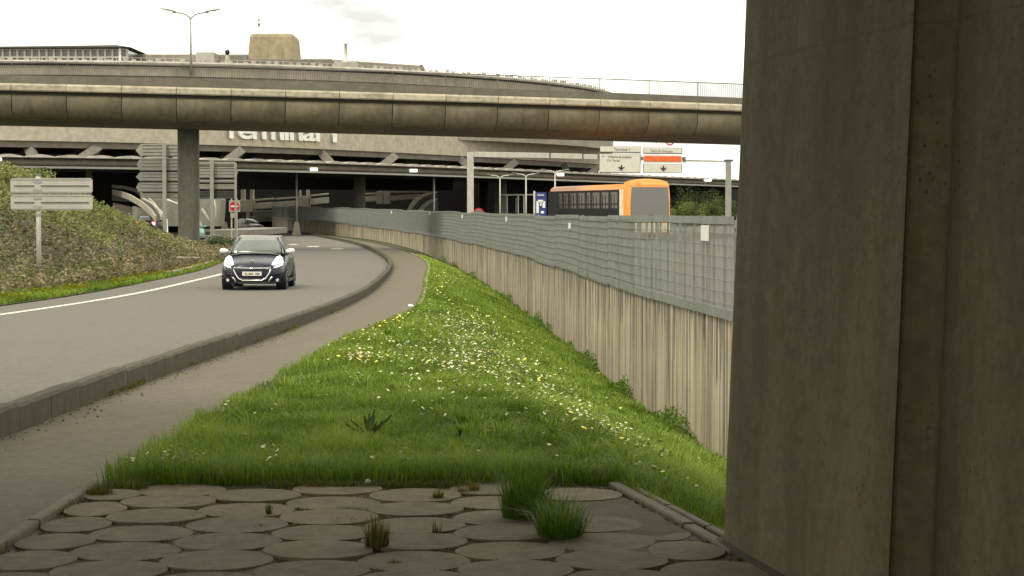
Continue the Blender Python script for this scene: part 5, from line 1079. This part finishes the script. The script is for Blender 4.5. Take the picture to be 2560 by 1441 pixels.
tag(flowers('daisies', W_[:, 0], W_[:, 1], g.uniform(.008, .017, len(W_)) * (W_[:, 1] / 16) ** .35, M['daisy'], g.uniform(.08, .125, len(W_)) + .07 * (W_[:, 1] < 12.4), g), kind='stuff')
tag(flowers('dandelions', Yl[:, 0], Yl[:, 1], g.uniform(.013, .025, len(Yl)) * (Yl[:, 1] / 16) ** .35, M['yolk'], g.uniform(.08, .12, len(Yl)), g), kind='stuff')
# yellow flowers along the left verge
n = 1300; Y = g.uniform(43, 84, n); X = XL(Y) - 1.35 - g.random(n) ** 1.5 * 1.1; k = fbm(X, Y, 1.2, 12) > .05; X, Y = X[k], Y[k]; n = len(X)
V = np.zeros((n, 6, 3)); Z = g_bank(X, Y) + g.uniform(.1, .22, n); r_ = g.uniform(.025, .05, n)
for j in range(6): V[:, j, 0] = X + r_ * math.cos(j * 1.047); V[:, j, 1] = Y + r_ * math.sin(j * 1.047); V[:, j, 2] = Z + r_ * -.5 * math.sin(j * 1.047)
tag(fastmesh('yellow_flowers', V.reshape(-1, 3), 6, np.arange(n * 6), M['yolk']), kind='stuff')
# ---- single tufts growing in the paver joints
def tuft(px, py, hpx, n, spread, label, mat='tuft', t0=.45, wd=.005, zf=None, grp=None, lean=.55, seed=0):
    X, Y, Z = hitY(px, py, (lambda X, Y: 0 * X - .01) if zf is None else zf); g = np.random.default_rng(seed + int(px)); h = hpx / F * Y
    a = g.uniform(0, 2 * np.pi, n); r_ = spread * np.sqrt(g.random(n)); hh = h * (.3 + .75 * g.random(n) ** 1.5) * (1 - .35 * (r_ / spread) ** 2)
    t = tag(empty('grass_tuft', (X, Y, Z)), label, 'grass tuft', grp)
    b = blades('blades', r_ * np.cos(a), r_ * np.sin(a), 0 * a, hh, wd * g.uniform(.6, 1.3, n), g.uniform(.1, lean * 1.6, n) * (.35 + r_ / spread), M[mat], np.clip(g.normal(t0, .2, n), 0, 1), t, g, dirs=a + g.normal(0, .6, n))
tuft(1310, 1293, 175, 1100, .115, 'tall dense dark green grass tuft at the back edge of the pavers', t0=.36, lean=.35)
tuft(1400, 1345, 150, 620, .11, 'spreading bright green grass tuft in front of the tallest one on the pavers', t0=.5, lean=.75)
tuft(1345, 1300, 110, 320, .10, 'low leafy grass tuft squeezed between the two big tufts on the pavers', t0=.4, lean=.6)
tuft(942, 1372, 125, 300, .055, 'upright brownish green grass tuft standing alone among the round pavers', 'olive', .45, .0045, lean=.25)
tuft(1096, 1250, 40, 110, .03, 'small yellowish tuft at the paver edge, left of the big tufts', 'olive', .6)
tuft(1184, 1232, 46, 110, .03, 'small yellow green tuft between the pebble and the biggest tuft, nearest the latter', 'olive', .7)
tuft(1155, 1235, 25, 70, .03, 'tiny yellow tuft just beside the small yellow green tuft', 'olive', .6)
tuft(1093, 1335, 50, 30, .02, 'sparse thin weed sprig right of the upright brown tuft', 'olive', .3)
tuft(672, 1287, 48, 50, .016, 'thin olive sprig in the joint between left round pavers', 'olive', .4)
tuft(652, 1322, 14, 60, .05, 'flat low weed in the paver joint left of centre', 'olive', .4, lean=1)
tuft(248, 1242, 46, 300, .07, 'dense olive tuft at the corner of the paving edge and the footpath', 'olive', .4)
tuft(330, 1222, 38, 260, .10, 'olive green tuft on the paving edge right of the corner tuft', 'olive', .6)
tuft(545, 1205, 50, 380, .09, 'bright yellow green tuft on the back edge of the paving', 'olive', .85)
tuft(870, 1303, 14, 60, .10, 'row of tiny weeds in the joint left of the upright tuft', 'olive', .4, lean=1)
tuft(985, 1412, 16, 60, .03, 'small star shaped weed on the front pavers', 'olive', .7, lean=1)
# ---- leafy weeds
def weed(px, py, hpx, leaves, label, zf=g_swale, mat='darkleaf', wd=.02, up=.7, t0=.3, seed=1, name='leafy_weed'):
    X, Y, Z = hitY(px, py, zf); h = hpx / F * Y; t = tag(empty(name, (X, Y, Z)), label, 'weed'); rr = random.Random(seed)
    for k in range(leaves):
        a = 2 * math.pi * k / leaves + rr.uniform(-.3, .3); L_ = h * rr.uniform(.7, 1.1); q = []; n = 5; el = rr.uniform(up - .3, up + .3); V = []
        for i in range(n + 1):
            f_ = i / n; r_ = L_ * f_ * math.cos(el) ; z = L_ * math.sin(el) * (f_ - .35 * f_ * f_ * (1.4 - el)); w_ = wd * (h / .2) * math.sin(math.pi * min(.97, f_ * .9 + .08)) * (1 + .35 * (i % 2))
            V += [(r_ * math.cos(a) - w_ * math.sin(a), r_ * math.sin(a) + w_ * math.cos(a), z + .01), (r_ * math.cos(a), r_ * math.sin(a), z), (r_ * math.cos(a) + w_ * math.sin(a), r_ * math.sin(a) - w_ * math.cos(a), z + .01)]
        idx = []
        for i in range(n): idx += [i*3, i*3+1, i*3+4, i*3+3, i*3+1, i*3+2, i*3+5, i*3+4]
        fastmesh('leaf', V, 4, idx, M[mat], t, attr=[t0 + rr.uniform(-.2, .2)] * len(V))
weed(925, 1100, 90, 16, 'dark jagged thistle like weed standing in the middle of the grass', up=.75, wd=.011, t0=.7, mat='tuftg')
weed(1150, 1105, 34, 6, 'small dark upright leaf cluster in the grass right of the thistle', up=1.2, wd=.012)
weed(1712, 1262, 44, 6, 'dark broad leaved plant in the grass close to the bridge pier', up=.35, wd=.05)
weed(1380, 1095, 30, 8, 'low dark weed in the grass above the tall tufts', up=1.0, wd=.012, seed=4)
# ---- weeds and dark undergrowth along the foot of the retaining wall
def leafcloud(X, Y, Z, s, tint, mat, name, parent=None, g=rng, flatten=.6):
    n = len(X); a = g.uniform(0, 2*np.pi, n); e_ = g.normal(0, flatten, n); u = np.stack([np.cos(a)*np.cos(e_), np.sin(a)*np.cos(e_), np.sin(e_)], 1); b = g.uniform(0, 2*np.pi, n); v0 = np.stack([np.cos(b), np.sin(b), g.normal(0, .5, n)], 1); v = np.cross(u, v0); v /= np.linalg.norm(v, axis=1)[:, None] + 1e-6
    c = np.stack([X, Y, Z], 1); V = np.zeros((n, 4, 3)); V[:, 0] = c - u * s[:, None]; V[:, 1] = c + v * (s * .45)[:, None]; V[:, 2] = c + u * s[:, None]; V[:, 3] = c - v * (s * .45)[:, None]
    return fastmesh(name, V.reshape(-1, 3), 4, np.arange(n * 4), mat, parent, attr=np.clip(np.repeat(tint, 4), 0, 1))
g = np.random.default_rng(50)
n = 26000; Y = 22 + (112 - 22) * g.random(n) ** 1.8; lump = fbm(Y, Y * .1, .9, 31); k = lump > -.15; Y = Y[k]; lump = lump[k]; n = len(Y); off = g.exponential(.16, n).clip(0, .7); X = XW(Y) - .06 - off; hgt = (lump + .25).clip(0) * .55 * np.exp(-off / .3); Z = g_swale(X, Y) + g.random(n) * hgt + .03
tag(leafcloud(X, Y, Z, g.uniform(.015, .04, n), .35 + .2 * lump + g.normal(0, .15, n), M['tuft'], 'wall_foot_weeds', g=g), kind='stuff')
# ---- planted bank: ground cover of small leafy mounds, brown gaps lower down
g = np.random.default_rng(60)
n = 190000; Y = g.uniform(42, 122, n); t_ = 16 * g.random(n) ** 1.1 + .1; X = XT(Y) - t_ + .9; px = 1280 + X / Y * F; k = (px > -40) & (px < 600); X, Y = X[k], Y[k]; n = len(X)
gx, gy = np.round(X / .55 + .3 * np.sin(Y * 2.1)), np.round(Y / 1.1 + .3 * np.sin(X * 1.7)); jx = np.sin(gx * 12.9 + gy * 78.2) * 43758.5; jx = jx - np.floor(jx)
cxm, cym = (gx - .3 * np.sin(Y * 2.1)) * .55, (gy - .3 * np.sin(X * 1.7)) * 1.1; dd = np.hypot((X - cxm) / .27, (Y - cym) / .55); mound = np.clip(1 - dd ** 2, 0, 1) ** .5
hb = g_bank(X, Y); big = fbm(X, Y, .45, 14); h_ = hb - prof(Y)
Z = hb + .05 + mound * (.16 + .3 * jx) * g.uniform(.4, 1, n) + .12 * (big + .5).clip(0)
green = np.clip((h_ - 1.1) * .35 + .30 * big + .12, -.3, .5); keep = (mound > .12) | (g.random(n) < .25 + green)
tint = .42 + .2 * big + .22 * (jx - .5) + .25 * (mound - .5) + g.normal(0, .14, n)
brown = (green + g.normal(0, .12, n)) < .12
X, Y, Z, tint, brown = X[keep], Y[keep], Z[keep], tint[keep], brown[keep]; s = g.uniform(.035, .085, len(X))
tag(leafcloud(X[~brown], Y[~brown], Z[~brown], s[~brown], tint[~brown], M['bankgreen'], 'bank_ground_cover', g=g, flatten=.5), kind='stuff')
tag(leafcloud(X[brown], Y[brown], Z[brown], s[brown], tint[brown], M['bankbrown'], 'bank_brown_shrubs', g=g, flatten=.5), kind='stuff')
# ---- shrubs one can tell apart
def shrub(X, Y, Z, rx, rz, n, label, mat='bush', t0=.5, ls=.06, seed=0, grp=None, name='shrub'):
    g = np.random.default_rng(seed); t = tag(empty(name, (X, Y, Z)), label, 'shrub', grp); u = g.normal(0, 1, (n, 3)); u /= np.linalg.norm(u, axis=1)[:, None]; r_ = g.random(n) ** .35
    lob = 1 + .3 * np.sin(u[:, 0] * 5 + seed) * np.cos(u[:, 2] * 6 + seed * 2) + .15 * np.sin(u[:, 1] * 9)
    x, y, z = u[:, 0] * rx * r_ * lob, u[:, 1] * rx * r_ * lob, rz * .75 + u[:, 2] * rz * r_ * lob; k = z > -.05
    cl = .18 * np.sin(x * 6 / rx + seed) + .18 * np.sin(z * 7 / rz + y * 4 / rx)
    leafcloud(x[k], y[k], z[k], g.uniform(.6, 1.3, k.sum()) * ls, (t0 + cl + g.normal(0, .15, n))[k], M[mat], 'foliage', t, g)
    q = MB()
    for j in range(6): a = j * 1.05; q.tube([(0, 0, -.2), (.15 * rx * math.cos(a), .15 * rx * math.sin(a), rz * .4), (.55 * rx * math.cos(a), .55 * rx * math.sin(a), rz * 1.1)], [.04, .03, .015], 5)
    P2(q, 'stem', M['soil'], t)
def gb(px, Y, off=0): X = PX(px, Y); return X, Y, float(g_bank(X, Y))
shrub(*gb(-30, 70), 1.0, .22, 1800, 'rust and green shrub at the top of the bank behind the left road sign', 'bankgreen', .6, .07, 1)
shrub(*gb(75, 82), 1.0, .32, 2000, 'low olive shrub topping the bank between the shrub at the edge and the sign post', 'bankgreen', .5, .06, 2)
shrub(*gb(262, 100), 1.0, .32, 2600, 'bright green shrub on the bank just right of the left road sign panels', 'bankgreen', .7, .07, 3)
shrub(*gb(330, 104), 1.1, .2, 2200, 'reddish brown shrub on the bank crest before the curved ramp', 'bankbrown', .6, .07, 4)
shrub(*gb(430, 106), 1.1, .25, 2000, 'dense green shrub at the foot of the direction sign post', 'bankgreen', .55, .06, 5)
shrub(*gb(548, 108), .95, .5, 2600, 'dark green rounded shrub right of the round viaduct pier', 'tuftg', .4, .05, 6)
shrub(*gb(500, 107), .8, .28, 1500, 'low brownish shrub in front of the round viaduct pier base', 'bankbrown', .5, .05, 7)
for i, (px, Y, rx, rz, lab) in enumerate(((1712, 168, 1.5, 1.15, 'yellow green bush right of the orange bus'), (1762, 172, 1.7, 1.2, 'dull green bush between the yellow green bush and the right gantry post'), (1805, 176, 1.6, 1.4, 'brownish dark bush behind the right gantry post'), (1740, 186, 2.4, 1.9, 'large dark bush behind the others, right of the bus'))):
    shrub(PX(px, Y), Y, float(FT(Y)) - 1.5, rx, rz, 3600, lab, 'bush', (.85, .55, .4, .15)[i], .10, 20 + i, 'bushes right of the bus')
# moss and weeds at the kerb foot
n = 5200; Y = g.uniform(9, 40, n); lump = fbm(Y, Y * .3, 1.6, 41); k = lump > .25; Y = Y[k]; n = len(Y); X = XK(Y) + g.exponential(.03, n) + .0; Z = prof(Y) + g.random(n) * .04
tag(leafcloud(X, Y, Z, g.uniform(.008, .02, n), .5 + g.normal(0, .2, n), M['olive'], 'kerb_weeds', g=g), kind='stuff')
n = 5000; Y = g.uniform(9.2, 11.7, n); left = g.random(n) < .08; X = np.where(left, -2.44 + g.exponential(.02, n), 0); X = np.where(left, X, g.uniform(-2.4, .6, n)); Y = np.where(left, Y, 11.70 + g.normal(0, .035, n)); lump = fbm(X * 2, Y * 2, 2.2, 43); k = lump > .05; X, Y = X[k], Y[k]; n = len(X)
tag(blades('paving_edge_weeds', X, Y, 0 * X - .01, g.uniform(.015, .06, n), .004 + 0 * X, g.uniform(.3, 1.2, n), M['olive'], np.clip(.5 + g.normal(0, .2, n), 0, 1)), kind='stuff')

g = np.random.default_rng(90); n = 60000; X = g.uniform(-2.4, 1.1, n); Y = g.uniform(8.2, 11.7, n); D_ = np.array(discs); dm = np.full(n, 9.0)
for dx, dy in D_: dm = np.minimum(dm, np.hypot(X - dx, Y - dy))
k = (dm > .268) & (X < apron_x(Y) - .03) & (fbm(X, Y, 2.3, 51) > -.05); X, Y = X[k], Y[k]; n = len(X)
tag(blades('joint_moss', X, Y, 0 * X - .018, g.uniform(.008, .03, n), .006 + 0 * X, g.uniform(.3, 1.5, n), M['olive'], np.clip(.25 + g.normal(0, .2, n), 0, 1)), kind='stuff')
